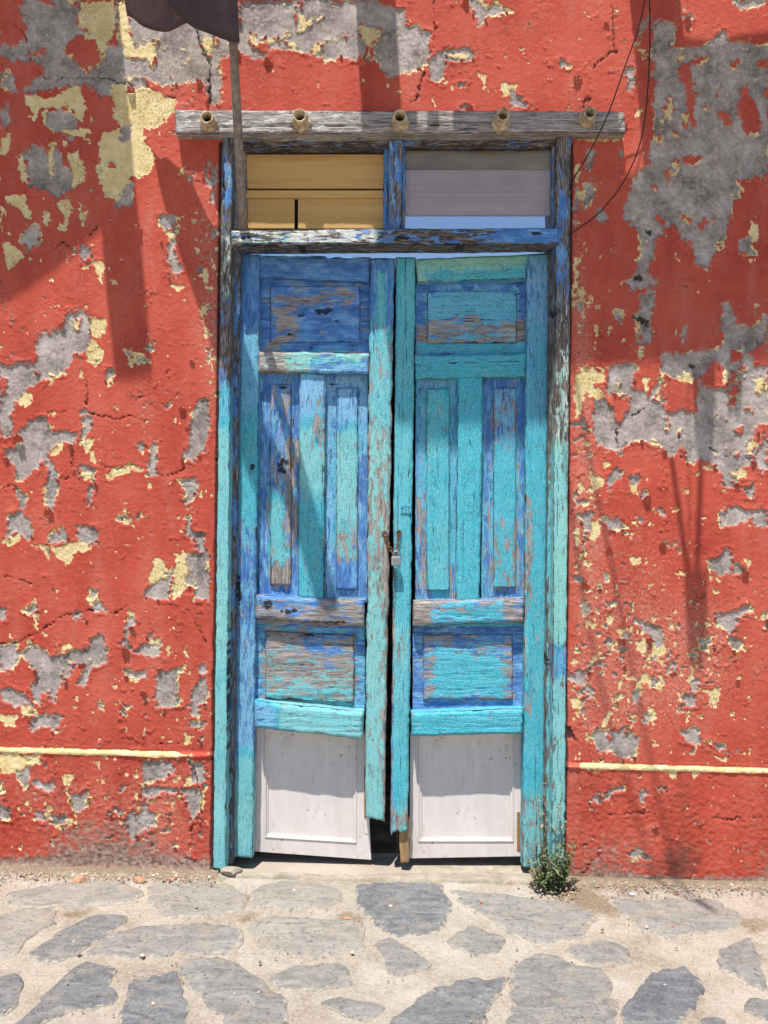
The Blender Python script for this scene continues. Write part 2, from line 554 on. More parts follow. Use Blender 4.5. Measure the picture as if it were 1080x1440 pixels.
M['steel'] = mat_plain('dull_steel', (0.20, 0.20, 0.20), (0.36, 0.355, 0.35), 90, 0.5, 0.3, 300, 0.0008, metal=0.6, spec=0.4)
M['rust'] = mat_plain('rusty_iron', (0.06, 0.03, 0.018), (0.30, 0.15, 0.075), 110, 0.8, 0.6, 260, 0.001, metal=0.3)
M['concrete'] = mat_plain('sill_concrete', (0.27, 0.225, 0.17), (0.40, 0.35, 0.285), 16, 0.95, 0.7, 180, 0.004)
M['brick'] = mat_plain('broken_brick', (0.36, 0.17, 0.095), (0.50, 0.30, 0.19), 40, 0.9, 0.6, 160, 0.003)
M['rubble'] = mat_plain('loose_grit', (0.20, 0.15, 0.10), (0.40, 0.34, 0.26), 14, 0.95, 0.4, 160, 0.003)
M['stem'] = mat_plain('dry_stem', (0.07, 0.055, 0.035), (0.16, 0.12, 0.07), 60, 0.85)
M['dry'] = mat_plain('dry_leaf', (0.20, 0.19, 0.10), (0.36, 0.27, 0.18), 50, 0.8)
M['flakered'] = mat_plain('lifted_red_coat', (0.39, 0.058, 0.034), (0.48, 0.09, 0.055), 60, 0.6, 0.3, 240, 0.001)
M['flakeback'] = mat_plain('paint_underside', (0.50, 0.33, 0.27), (0.66, 0.53, 0.40), 60, 0.8, 0.3, 240, 0.001)
M['street'] = mat_plain('street_paving', (0.30, 0.255, 0.205), (0.40, 0.345, 0.28), 3, 0.95, 0.6, 60, 0.01)
M['rawwood'] = mat_plain('raw_split_timber', (0.24, 0.14, 0.06), (0.40, 0.26, 0.13), 50, 0.8, 0.7, 150, 0.003, (1, 1, 0.08))
M['brownply'] = mat_plain('chipped_brown_edge', (0.25, 0.12, 0.045), (0.33, 0.17, 0.07), 50, 0.8, 0.3, 150, 0.001)
t_ = NT('window_glass')
tr = t_.n('ShaderNodeBsdfTransparent')
tr.inputs[0].default_value = (0.94, 0.95, 0.97, 1)
gl = t_.n('ShaderNodeBsdfGlossy')
gl.inputs['Roughness'].default_value = 0.03
du = t_.n('ShaderNodeBsdfDiffuse')
du.inputs[0].default_value = (0.42, 0.38, 0.36, 1)
fr = t_.n('ShaderNodeFresnel')
m1 = t_.n('ShaderNodeMixShader')
m2 = t_.n('ShaderNodeMixShader')
t_.t.links.new(fr.outputs[0], m1.inputs[0])
t_.t.links.new(tr.outputs[0], m1.inputs[1])
t_.t.links.new(gl.outputs[0], m1.inputs[2])
t_.put(m2.inputs[0], t_.ramp01(t_.noise(t_.obj(), 9, 5, 0.65), 0.35, 0.75, 0.01, 0.07))
t_.t.links.new(m1.outputs[0], m2.inputs[1])
t_.t.links.new(du.outputs[0], m2.inputs[2])
t_.t.links.new(m2.outputs[0], t_.t.nodes['Material Output'].inputs[0])
M['glass'] = t_.m

# ------------------------------------------------------------------ wear map of the facade (photo pixels)
CROPS = {'A': (0, 0, 3.0), 'B': (300, 0, 3.0), 'C': (620, 0, 2.348), 'L': (0, 400, 3.375), 'M': (0, 800, 3.131),
         'R': (780, 400, 3.43), 'S': (780, 800, 3.13)}
WEAR = """
A G 90,0 330,0 330,110 430,180 500,200 520,330 640,360 560,390 460,400 360,360 240,370 100,400 80,380 130,330 190,310 140,250 120,180 100,90
A G 490,0 1000,0 1010,170 930,230 910,300 940,330 920,450 880,440 870,350 800,340 740,360 660,350 620,340 520,310 500,200
A Y 330,20 480,0 495,110 460,200 430,240 395,170 330,120
A Y 495,0 540,0 540,120 580,200 620,170 670,170 660,230 650,290 600,250 530,240 505,180
A Y 850,140 920,160 915,200 880,245 860,200
A Y 780,240 808,230 800,270 780,292
A Y 720,325 755,325 735,345
A R 270,205 330,140 400,170 435,250 370,320 320,270
A R 0,60 60,40 120,100 110,180 0,180
A R 130,220 190,200 180,230 140,245
A G 0,180 120,190 130,250 50,250 0,220
A R 0,230 50,260 130,300 120,370 60,380 0,380
A R 180,0 235,0 225,40
A G 0,300 50,320 60,380 20,390 0,370
A Y 0,370 40,350 50,380 10,395
A Y 480,345 530,350 560,390 620,360 740,420 720,510 690,510 660,540 600,545 620,600 650,650 655,700 600,750 560,740 540,760 580,830 500,870 490,850 440,840 430,760 410,700 420,600 440,560 520,540 480,500
A G 510,530 550,525 550,590 510,590
A G 520,780 560,770 550,860 500,880 490,860
A G 410,380 460,390 450,420 420,400
A Y 100,400 150,400 190,430 280,380 330,360 360,430 350,520 320,500 290,450 240,470 180,450 150,510 110,440
A G 190,480 260,460 320,500 340,540 310,560 290,600 250,560 190,520
A Y 240,550 380,540 400,570 300,580 250,560
A G 110,620 230,620 270,690 310,740 300,800 240,840 190,800 130,790 110,740 100,680
A Y 60,660 100,650 110,690 130,780 100,780 70,690
A Y 280,660 330,640 360,700 360,760 320,790 300,720
A Y 200,600 230,610 220,740 205,740
A Y 0,560 40,560 50,610 20,650 0,640
A Y 30,830 90,820 130,880 140,930 110,930 80,880 40,860
A Y 245,840 290,840 300,890 270,980 250,970 265,900
A Y 0,870 20,880 10,960 0,980
A G 0,470 30,440 40,500 20,540 0,550
A G 110,960 165,950 160,1040 110,1060 90,1010
A Y 0,1010 60,1040 100,1080 60,1110 40,1150 20,1100
A Y 185,900 210,900 205,950 185,940
A Y 335,880 365,885 355,960 340,950
A G 680,900 740,910 760,960 730,1010 740,1060 770,1130 740,1170 710,1100 700,1040 720,1000 680,950
A Y 740,910 762,910 762,980 740,980
A Y 720,1190 780,1190 800,1210 750,1220 725,1215
A Y 705,970 740,970 735,1010 710,1000
A Y 760,700 785,705 780,740 760,740
A G 785,730 815,730 810,765 785,760
A G 865,690 885,690 890,800 865,780
A G 890,700 915,700 910,860 890,850
A Y 850,1140 885,1130 880,1190 855,1190
A Y 850,1280 880,1270 878,1330 852,1330
A Y 855,1350 870,1350 868,1420 850,1420
A G 340,1030 375,1040 380,1110 350,1100
A Y 390,1100 430,1090 440,1210 415,1180
A Y 820,1050 838,1050 830,1090
A G 700,1150 725,1150 720,1175
B G 110,0 690,0 720,20 800,40 820,100 910,140 910,230 900,250 880,290 800,310 740,320 700,290 700,240 620,255 560,250 450,245 380,220 340,200 230,200 220,250 110,220 30,240 20,330 0,340 0,200 100,170
B Y 345,30 370,40 400,80 460,50 460,75 400,110 370,140 345,130 360,80
B Y 150,135 175,140 185,170 270,160 320,135 320,155 240,180 175,205 150,180
B Y 405,230 420,190 480,170 555,150 550,160 490,180 450,210 430,235
B Y 610,110 650,100 705,130 700,170 670,200 680,230 640,250 650,200 625,160
B Y 300,175 345,170 340,200 310,200
B R 180,190 235,170 225,220 190,220
B R 340,50 358,55 350,110 340,95
B K 615,230 650,215 635,245
B G 960,220 1000,205 1080,200 1100,225 1080,245 980,255 975,330 905,330 900,260
B Y 985,220 1080,215 1085,245 990,245
B G 1020,345 1070,340 1065,370 1030,365
B Y 770,385 800,380 795,392 775,392
C G 90,0 140,0 150,30 180,10 230,40 150,50 130,90 110,50
C G 960,0 1065,0 1060,15 990,30
C Y 125,235 145,240 160,300 145,295
C Y 195,275 250,275 235,310 205,315
C G 225,300 260,310 300,355 240,360
C G 60,345 105,345 100,362 60,362
C G 395,200 430,205 425,220 400,215
C G 610,225 640,230 645,290 630,310 610,290
C Y 655,165 670,165 668,195
C G 800,50 830,40 835,65 810,75
C G 645,150 690,40 690,70 660,80
C G 700,75 770,80 775,130 750,160 880,150 930,105 960,140 1000,135 1080,150 1080,560 1000,600 960,700 930,800 880,885 840,870 830,800 800,790 770,740 720,770 700,840 680,900 715,940 640,950 610,930 640,900 670,820 660,760 600,720 620,650 640,590 690,540 690,480 710,430 700,360 710,300 700,230 700,150
C R 780,230 820,190 880,180 880,210 830,220 830,300 850,350 840,380 860,410 830,430 810,340 810,290
C R 990,310 1020,310 1060,400 1050,440 1010,440 985,380
C R 920,370 960,360 955,420 930,400
C R 800,520 865,510 860,550 800,545
C R 745,570 760,565 760,605 745,600
C R 845,730 900,720 880,755 850,750
C R 715,720 740,715 735,750
C R 980,590 1010,590 1015,620 990,630
C R 790,700 830,710 820,760
C R 960,640 1010,670 990,760 950,780
C R 1030,200 1080,200 1080,220 1040,220
C R 700,450 730,450 725,475
C R 955,205 985,205 985,235 960,230
C Y 740,370 755,320 770,360 765,400 745,390
C Y 795,370 820,370 815,415 800,410
C Y 905,280 920,270 920,320 910,315
C Y 760,430 795,450 780,460 765,455
C Y 765,540 785,535 780,580 765,570
C Y 805,520 820,520 825,550
C Y 700,610 715,610 710,640
C Y 895,800 935,800 925,830 900,815
C Y 765,190 810,180 810,200 770,200
C Y 725,395 738,390 735,415
C Y 865,350 880,350 870,375
C Y 640,360 665,355 660,385 645,385
C G 690,950 700,1000 690,1060 690,1127 650,1127 655,1000 670,950
C K 632,915 660,905 672,925 650,935
C K 675,750 705,752 708,775 690,780
C K 640,1045 665,1040 690,1060 665,1075
C G 930,1000 955,1000 975,1060 1030,1080 1060,1060 1080,1030 1080,1127 930,1127
C Y 1020,730 1050,730 1045,800 1020,800
C G 980,800 1020,780 1035,830 1000,840
C G 480,500 505,510 490,560 480,550
C G 475,610 500,600 495,650 465,700 470,640
C G 435,660 450,640 450,720 440,740
C Y 440,840 455,840 440,960 430,1000
C G 455,960 470,970 470,1030 460,1020
C Y 445,560 460,540 455,600
C Y 450,450 600,452 600,462 450,468
C G 520,690 550,690 540,740 520,735
C G 590,500 603,500 600,525
C Y 505,1070 518,1070 512,1105
C Y 555,1095 568,1090 565,1120
L G 180,250 240,220 290,215 310,150 390,115 440,160 440,290 400,330 350,330 340,370 300,420 240,440 180,470 180,380 170,310
L G 0,380 80,370 180,380 185,470 130,490 70,560 60,610 60,680 20,720 0,720
L R 0,430 35,450 30,520 0,530
L Y 440,140 500,160 505,230 460,260 490,340 460,380 420,360 415,300 440,250 420,190
L Y 350,170 380,160 375,220 355,220
L Y 80,545 120,510 150,520 145,560 120,580 95,570
L Y 230,430 255,430 255,480 235,470
L R 345,335 410,330 400,400 360,390
L Y 380,400 400,400 395,445 382,440
L G 180,625 210,630 250,700 380,710 340,750 290,760 240,790 230,830 190,840 180,870 110,920 75,940 65,880 20,820 30,780 80,770 100,680
L Y 220,800 300,755 320,770 250,820
L Y 225,605 260,600 262,630 235,630
L G 190,840 230,840 270,900 275,960 250,1065 225,1065 215,960 235,900
L G 75,960 120,1020 120,1060 90,1060
L G 40,1100 80,1065 110,1070 155,1150 130,1210 80,1180 40,1190
L Y 20,1220 70,1185 110,1190 90,1210 50,1250
L G 385,600 410,590 440,640 420,710 385,740
L Y 380,740 445,720 440,770 410,800
L Y 430,780 465,830 460,870 440,870
L G 360,880 400,865 460,870 440,930 400,920
L Y 370,890 440,900 430,940 395,920
L G 420,940 445,950 440,1040 415,1050
L Y 490,900 550,870 640,850 690,880 660,885 600,890 550,905 530,930
L G 700,870 720,760 745,750 750,830 750,910 700,905
L Y 705,930 730,940 720,980 705,975
L G 650,760 690,750 680,810 655,800
L Y 660,650 700,650 690,680
L G 910,640 950,550 990,540 995,700 970,790 920,840 870,840 880,790 905,760
L G 870,930 930,930 940,970 900,1050 880,1030
L G 910,1170 970,1190 975,1280 930,1260
L G 880,1120 900,1110 890,1180
L G 240,1190 300,1150 320,1180 290,1230 240,1220
L G 360,1160 440,1140 455,1220 370,1230
L Y 125,1240 255,1240 380,1210 430,1250 360,1260 350,1290 320,1330 270,1290 250,1250 220,1300 190,1250
L Y 490,1240 550,1232 545,1240
L Y 720,1310 745,1295 780,1320 785,1430 715,1430
L Y 830,1290 870,1265 895,1280 895,1430 820,1430
L G 895,1280 985,1275 990,1430 895,1430
L G 785,1370 820,1370 820,1430 785,1430
L G 630,320 690,350 690,375 650,360
L G 690,250 720,250 715,320 695,310
L Y 700,270 722,265 715,320
L Y 610,360 640,360 630,400 615,390
L G 595,320 620,320 615,350
L G 500,400 540,400 545,440 520,475 505,450
L Y 510,440 545,435 535,475 515,470
L G 540,1110 590,1095 610,1110 570,1120
L G 640,1100 660,1090 650,1120
L Y 640,1120 655,1160 645,1165
L Y 0,290 30,320 10,350
M Y 660,0 730,0 725,70 670,80 655,50
M G 650,85 740,30 760,0 750,130 640,125
M Y 765,0 835,0 830,60 790,120 750,125 760,30
M G 840,0 920,0 915,140 870,130 860,60
M G 110,180 150,145 170,170 140,200
M Y 140,190 160,190 160,260 145,250
M G 300,200 340,180 375,220 330,235
M G 410,150 440,140 465,190 420,190
M G 390,95 420,95 420,120 400,125
M Y 185,275 210,280 205,310
M Y 240,100 255,100 248,120
M G 90,370 140,330 180,360 240,390 320,370 400,330 470,350 470,410 410,430 370,500 350,500 370,420 310,420 310,470 250,530 240,590 215,540 190,550 190,590 150,585 140,510 160,460 130,420
M G 400,310 440,290 470,300 460,345 410,335
M Y 270,350 310,330 320,350 285,365
M Y 250,440 275,435 265,460
M G 0,340 60,330 90,380 60,430 0,440
M G 0,180 20,170 15,230 0,240
M G 0,520 60,530 140,580 150,640 100,640 40,590 0,590
M Y 80,610 140,600 145,640 100,650
M G 130,650 210,645 270,640 275,700 220,710 190,700 130,720
M Y 0,640 70,650 70,700 30,700
M G 580,190 600,240 570,280 560,340 600,360 640,310 700,300 690,390 640,390 570,355 540,330 550,260
M Y 640,315 710,310 700,340 660,340
M G 545,430 570,440 600,470 640,440 645,480 590,495 555,465
M G 690,480 730,470 780,430 800,430 780,500 780,600 700,610 685,560
M Y 775,560 795,570 790,600 775,600
M Y 800,425 825,430 820,455 805,450
M G 840,540 880,490 910,480 910,560 870,610 870,650 845,640 850,590
M G 835,670 900,680 890,700 840,695
M Y 730,340 750,345 745,390 735,380
M Y 815,720 850,730 835,780 815,770
M G 430,590 455,590 450,612
M G 525,605 570,605 560,640 530,635
M Y 535,610 562,612 550,632
M G 880,420 905,420 905,465 885,460
M Y 0,812 180,812 170,850 130,850 110,880 60,900 0,890
M G 80,890 130,870 145,920 120,965 95,950
M G 0,930 10,920 12,970 0,975
M G 150,930 230,940 240,980 180,970
M Y 280,900 315,900 315,950 290,950
M G 0,1040 50,1060 45,1095 0,1090
M G 160,1070 220,1050 240,1100 200,1110 160,1100
M Y 190,1060 235,1070 230,1105 200,1100
M G 240,1090 300,1080 290,1130 250,1130
M Y 300,980 340,990 330,1050 300,1030
M G 310,1000 390,970 380,1050 330,1070
M G 640,840 740,840 765,900 700,930 640,930 630,880
M Y 450,815 480,812 470,828
M Y 620,940 670,930 660,950 625,955
M G 620,960 820,970 890,960 880,1060 840,1120 820,1000 720,980 620,1020
M Y 830,900 850,910 845,955 800,950
M G 560,1080 620,1040 680,1080 690,1130 620,1150 610,1190 560,1180
M Y 600,1040 625,1040 610,1080
M G 835,830 900,860 905,960 850,940
M Y 250,1120 300,1130 290,1160 260,1150
R G 270,400 320,370 380,380 400,480 450,540 520,440 515,350 560,335 700,320 800,320 820,280 800,220 810,110 840,80 860,170 930,200 1029,230 1029,900 960,860 880,980 820,990 790,890 720,880 700,840 650,850 620,780 560,830 520,770 480,750 380,760 330,790 330,830 270,800 210,770 185,640 190,560 250,540 280,520 250,480
R R 250,540 290,525 370,550 360,600 330,640 300,700 290,620
R R 515,430 560,440 660,480 690,430 700,520 690,610 540,610 520,500
R R 720,440 770,370 830,420 840,480 760,510 710,480
R R 850,430 880,420 890,580 850,580
R R 850,320 900,320 900,370 850,370
R R 940,340 1029,270 1029,390 960,400
R R 380,400 430,420 450,520 400,510 375,490
R R 970,690 1029,680 1000,760 960,730
R R 905,600 960,580 960,620
R R 535,640 555,640 550,710
R R 590,680 612,690 600,720
R R 900,900 960,870 1029,890 1000,920 920,950 880,980
R R 720,890 800,910 800,960 730,960
R R 340,770 420,760 500,765 500,790 420,790
R Y 570,430 650,430 660,470 620,460
R Y 930,770 960,740 990,770 960,800 970,830 930,820
R Y 850,820 890,820 870,840
R Y 710,880 740,860 790,880 770,900 720,900
R Y 480,560 510,500 515,560
R Y 810,400 850,430 830,490 810,480
R Y 890,400 950,395 930,420 890,425
R Y 960,460 1000,440 1029,450 1000,520 980,500
R Y 670,910 705,905 690,930
R Y 880,690 915,680 900,710
R Y 840,900 935,890 920,930 860,940
R Y 400,300 430,300 420,370 405,370
R Y 425,450 455,460 445,525 420,510
R Y 760,620 785,620 770,650
R Y 300,470 330,480 310,500
R Y 100,430 180,400 245,410 240,470 200,480 240,540 210,560 140,500 135,600 110,660 95,600
R G 120,620 160,640 150,700 120,680
R Y 180,900 240,940 230,980 180,1000 175,1070
R Y 230,840 265,850 255,890 235,880
R G 250,950 290,880 325,910 290,970 260,985
R G 360,940 410,910 410,960 370,970
R Y 365,965 405,965 400,1010 370,1000
R G 420,1000 450,1000 440,1050 425,1040
R Y 628,990 645,995 635,1010
R G 120,1120 180,1080 180,1190 140,1190
R Y 190,1150 225,1110 220,1200 190,1250 175,1220
R G 235,1120 300,1130 340,1170 330,1190 280,1190
R G 405,1120 428,1120 420,1150
R G 805,1110 870,1070 945,1100 940,1140 860,1150 810,1170
R G 950,1110 990,1070 1029,1090 1029,1170 960,1150
R G 920,980 960,960 950,1030 925,1030
R Y 355,1310 410,1300 420,1340 370,1350
R G 510,1240 580,1250 550,1265
R Y 345,1200 375,1210 365,1230
R G 735,1330 790,1310 830,1290 855,1310 855,1390 800,1400 760,1370
R G 870,1360 910,1360 900,1390
R Y 910,1330 935,1330 925,1365
R Y 600,1380 635,1390 600,1410
R K 375,140 400,140 395,170 380,165
R G 400,140 460,130 455,210 400,190
R K 438,172 460,165 455,200 435,205
R K 640,385 690,385 680,410 650,415
R G 430,30 470,20 480,100 440,110
R G 400,240 450,220 450,260 405,300
R Y 190,190 208,195 200,235 187,225
R Y 265,205 280,205 268,250
R G 290,140 325,130 315,180
R G 605,260 635,200 630,280
R Y 80,20 105,0 100,100 85,120
R Y 115,40 130,40 130,130
R K 218,232 232,238 238,268 225,260
S G 330,210 400,240 440,240 490,300 470,350 420,300 350,240
S Y 430,340 490,320 510,360 450,390 440,370
S Y 355,320 410,330 400,370 360,365
S Y 445,400 490,400 480,420
S Y 380,480 440,470 480,500 470,530 420,530
S G 335,540 375,530 370,580 345,580
S G 555,560 620,560 630,610 570,600
S Y 640,530 720,520 730,560 690,590
S Y 585,470 610,480 600,500
S G 700,200 790,180 860,150 860,190 800,220 800,280 760,290 720,240
S G 750,310 830,310 840,350 790,350
S G 640,320 680,310 670,360 640,350
S G 150,740 200,700 240,720 320,690 370,740 350,820 290,830 240,790 190,800
S R 230,735 250,730 245,765
S Y 310,690 340,685 335,720 310,715
S G 560,720 610,700 640,740 640,780 570,760
S G 60,470 160,430 120,520 90,500
S Y 60,570 100,560 130,600 90,620
S G 700,0 835,0 830,25 770,20 720,40
S Y 430,760 460,770 440,790
S Y 540,20 575,10 570,40
S G 920,190 939,185 939,260 925,250
S G 680,750 740,770 720,790
S Y 700,820 760,830 720,845
S Y 275,265 300,265 290,310
S Y 370,420 410,415 425,435 385,445
S Y 400,600 430,620 415,650
S G 390,640 440,640 430,680
S G 170,990 210,990 200,1030 170,1020
S G 220,980 290,950 300,965 230,1010
S Y 490,880 540,880 530,920
S Y 600,885 650,885 610,920
S G 375,975 400,980 395,1040 375,1030
S G 460,965 500,955 480,980
S G 320,1240 370,1240 420,1275 340,1270
S G 410,1140 450,1130 440,1145
S K 45,690 70,690 75,720 105,760 100,775 70,745 45,750
"""
CRACKS = """
A 1.0 60,100 110,170 130,260 180,325 240,320 300,330 370,330 400,320 520,345 560,355 650,370 720,410 800,415 860,430
A 1.4 830,130 870,240 890,290 880,340
A 3.6 888,300 884,370 880,440
A 1.0 230,1050 260,1020 310,1050
A 1.0 380,990 420,930 480,910 500,870
L 0.8 230,605 370,605 400,580 420,500 410,440
L 0.9 420,610 540,640 620,625 700,650
L 0.9 250,880 300,930 380,880
L 0.8 460,860 560,870 640,850
L 0.7 750,910 830,900 880,870
L 0.7 650,540 720,520 750,480 800,400
L 0.7 0,960 70,955
L 0.5 330,880 350,780
M 0.9 0,330 80,320 180,280 230,230 300,200 400,185 490,200 560,170 640,125
M 0.5 20,30 140,70 240,100
M 0.7 820,180 880,260 910,330
M 1.0 830,820 860,900 890,1000 880,1080 840,1150 860,1250
M 0.6 470,760 560,745 640,770 800,760
C 0.8 570,0 565,80 570,170 520,200 500,240 495,300 480,330 465,360
C 2.6 550,173 580,172
C 2.8 470,335 495,325
B 0.9 940,0 930,130 925,200
B 1.0 890,300 860,410 800,470
B 2.0 862,405 850,425
R 0.7 480,560 380,640 300,700 310,790
R 0.9 750,780 850,840 960,845 1029,760
R 0.5 605,720 620,840
S 0.7 700,1090 760,1110 850,1095 920,1090
S 0.5 240,1080 330,1075 420,1070 500,1105
S 0.9 110,1370 150,1310 170,1290
S 0.9 120,1220 180,1190
"""


def crop_pts(c, toks):
    ox, oy, s = CROPS[c]
    return np.array([[ox + float(a) / s, oy + float(b) / s] for a, b in (t.split(',') for t in toks)])


def seg_dist(X, Y, a, b):
    d = b - a
    L = max(d @ d, 1e-9)
    t = np.clip(((X - a[0]) * d[0] + (Y - a[1]) * d[1]) / L, 0, 1)
    return np.hypot(X - a[0] - t * d[0], Y - a[1] - t * d[1])


def poly_sdf(X, Y, pts):
    ins = np.zeros(X.shape, bool)
    dist = np.full(X.shape, 1e9)
    n = len(pts)
    for i in range(n):
        a, b = pts[i], pts[(i + 1) % n]
        dist = np.minimum(dist, seg_dist(X, Y, a, b))
        c = (a[1] > Y) != (b[1] > Y)
        xx = (b[0] - a[0]) * (Y - a[1]) / ((b[1] - a[1]) if b[1] != a[1] else 1e-9) + a[0]
        ins ^= c & (X < xx)
    return np.where(ins, dist, -dist)


def trim_py(px):
    return 1051.0 + 0.028 * px


def ground_py(px):
    return 1231.0 + 0.0205 * px


EL = lambda py: 318.0 - (py - 195.0) * 0.0126       # opening edges, leaning a little
ER = lambda py: 797.0 - (py - 195.0) * 0.0107


def build_wall():
    st = 1.65
    e0, e1 = EL(700.0), ER(700.0)
    left = np.concatenate([np.linspace(-900, -36, 36), np.linspace(-28, e0, int((e0 + 28) / st))])
    mid = np.linspace(e0, e1, int((e1 - e0) / st))[1:-1]
    right = np.concatenate([np.linspace(e1, 1108, int((1108 - e1) / st)), np.linspace(1116, 1980, 36)])
    cols = np.concatenate([left, mid, right])
    rows = np.concatenate([np.linspace(-620, -30, 30), np.linspace(-22, 191, int(213 / st)), np.linspace(191, 1292, int(1101 / st))[1:]])
    nr, nc = len(rows), len(cols)
    U, PY = np.meshgrid(cols, rows)
    PX = U + (EL(PY) - e0) * np.clip(1 - np.abs(U - e0) / 130, 0, 1) + (ER(PY) - e1) * np.clip(1 - np.abs(U - e1) / 130, 0, 1)
    # ragged coordinates
    WX = PX + 9 * (fbm(PX / 17, PY / 17, 4, 1, 0.62) - 0.5) + 3.5 * (vn(PX / 2.6, PY / 2.6, 5) - 0.5)
    WY = PY + 9 * (fbm(PX / 17, PY / 17, 4, 6, 0.62) - 0.5) + 3.5 * (vn(PX / 2.6, PY / 2.6, 9) - 0.5)
    CL = 15.0
    chipn = 5.5 * (cell(PX / 5.5, PY / 5.5, 1) - 0.5) + 7.0 * (cell(PX / 14, PY / 14, 3) - 0.5) * fbm(PX / 60, PY / 60, 3, 2)
    fg = np.full(PX.shape, -CL)
    fy = np.full(PX.shape, -CL)
    fk = np.full(PX.shape, -CL)
    for ln in WEAR.strip().splitlines():
        p = ln.split()
        pts = crop_pts(p[0], p[2:])
        lo, hi = pts.min(0) - 24, pts.max(0) + 24
        c0, c1 = np.searchsorted(cols, [lo[0] - 12, hi[0] + 12])
        r0, r1 = np.searchsorted(rows, [lo[1], hi[1]])
        if c1 <= c0 or r1 <= r0:
            continue
        sl = (slice(r0, r1), slice(c0, c1))
        s = np.clip(poly_sdf(WX[sl], WY[sl], pts), -CL, CL)
        if p[1] == 'G':
            fg[sl] = np.maximum(fg[sl], s)
        elif p[1] == 'Y':
            fy[sl] = np.maximum(fy[sl], s)
            fg[sl] = np.minimum(fg[sl], -s)
        elif p[1] == 'R':
            fg[sl] = np.minimum(fg[sl], -s)
            fy[sl] = np.minimum(fy[sl], -s)
        else:
            fk[sl] = np.maximum(fk[sl], s)
    # outside the photograph the same sort of wear goes on
    outm = ((PX < -20) | (PX > 1100) | (PY < -20))
    big = fbm(PX / 75, PY / 75, 5, 3, 0.6)
    fg = np.where(outm, np.clip((big - 0.57) * 90, -CL, CL), fg)
    # chips: density varies over the wall
    dens = np.full(PX.shape, -0.02)

    def blob(x, y, rx, ry, a):
        nonlocal dens
        dens = dens + a * np.exp(-(((PX - x) / rx) ** 2 + ((PY - y) / ry) ** 2))
    for b in ((300, 470, 24, 170, .14), (290, 330, 30, 90, .07), (825, 660, 22, 230, .15), (815, 430, 14, 200, .10), (880, 860, 75, 120, .13), (960, 960, 80, 90, .12),
              (840, 1000, 60, 80, .13), (1010, 880, 60, 80, .09), (940, 720, 110, 60, .04), (90, 1120, 110, 60, .12), (230, 1130, 60, 70, .13),
              (250, 930, 50, 110, .07), (40, 330, 60, 90, .06), (130, 380, 40, 70, .08), (115, 220, 60, 60, .08), (150, 990, 120, 50, .03),
              (1040, 620, 50, 70, .06), (870, 1110, 60, 50, .03), (200, 560, 60, 60, .03), (1000, 200, 70, 120, .05), (240, 160, 30, 60, .05)):
        blob(*b)
    sp = fbm(PX / 7.5, PY / 9.5, 4, 2, 0.55)
    fs = np.clip((sp - 0.815 + dens) * 42 + 0.5 * chipn, -CL, CL)
    fy = np.maximum(fy, np.minimum(fs, -fg + 2))
    sg = fbm(PX / 11 + 40, PY / 11, 4, 8, 0.55)
    fg = np.maximum(fg, np.clip((sg - 0.835 + dens * 0.9) * 42, -CL, CL))
    fg = np.clip(fg + chipn, -CL, CL)
    fy = np.clip(fy + 0.8 * chipn, -CL, CL)
    # rim of the older yellow coat round bare plaster
    rimw = np.clip((fbm(PX / 24, PY / 24, 4, 4, 0.6) - 0.56) * 34, -3, 3.6)
    fy = np.maximum(fy, fg + rimw)
    # yellow specks left on bare plaster, red chips too
    lf = np.clip((fbm(PX / 8, PY / 10, 4, 7, 0.55) - 0.80) * 40, -CL, CL)
    fg = np.where(lf > -3, np.minimum(fg, -lf), fg)
    fy = np.maximum(fy, np.where(fg > -8, lf, -CL))
    # dado band
    T = PY - trim_py(PX)
    nb = fbm(PX / 14, PY / 9, 4, 3)
    band = np.minimum(T + 1.5, 5.8 - T) + (nb - 0.5) * 5
    redend = np.where((PX > 240) & (PX < 320), -(PX - 240) * 0.10, 0) + np.where(PX > 1045, -(PX - 1045) * 0.06, 0) + np.where((PX > 790) & (PX < 815), -3.0, 0)
    fy = np.where(np.abs(T - 3) < 12, np.maximum(fy, np.clip(band + redend, -CL, CL)), fy)
    fg = np.where(np.abs(T - 4) < 8, np.minimum(fg, -2), fg)
    # cracks
    crack = np.zeros(PX.shape)
    for ln in CRACKS.strip().splitlines():
        p = ln.split()
        w = float(p[1])
        pts = crop_pts(p[0], p[2:])
        lo, hi = pts.min(0) - 14, pts.max(0) + 14
        c0, c1 = np.searchsorted(cols, [lo[0] - 12, hi[0] + 12])
        r0, r1 = np.searchsorted(rows, [lo[1], hi[1]])
        sl = (slice(r0, r1), slice(c0, c1))
        d = np.full(PX[sl].shape, 99.0)
        for a, b in zip(pts[:-1], pts[1:]):
            d = np.minimum(d, seg_dist(WX[sl], WY[sl], a, b))
        crack[sl] = np.maximum(crack[sl], 1.15 - d / (0.36 * w + 0.72) - np.clip((fbm(PX[sl] / 16, PY[sl] / 16, 3, 5) - 0.42) * 3.2, 0, 0.9) * (w < 1.2))
    gl_ = PX - (311.0 - (PY - 195) * 0.0127)
    gr_ = PX - (804.5 - (PY - 195) * 0.0097)
    gw = 4.5 * np.clip(fbm(PX / 40, PY / 26, 4, 10) - 0.30, 0, 1) + 0.3
    side = np.maximum(np.where((gl_ > -14) & (PX < 540) & (PY > 190), 1.25 + (gl_ + 1.5) / gw, -1), np.where((gr_ < 16) & (PX > 540) & (PY > 190), 1.25 - (gr_ - 0.5) / gw, -1))
    side = np.where((gl_ > 30) & (gr_ < -30), -1, side)
    side = np.where(PY < 200, -1, side)
    crack = np.maximum(crack, np.clip(side, -1, 1.25))
    crack = np.clip(np.maximum(crack, fk / 2.5), -1, 1.5)
    # soil near the pavement
    GPY = ground_py(PX)
    up = GPY - PY
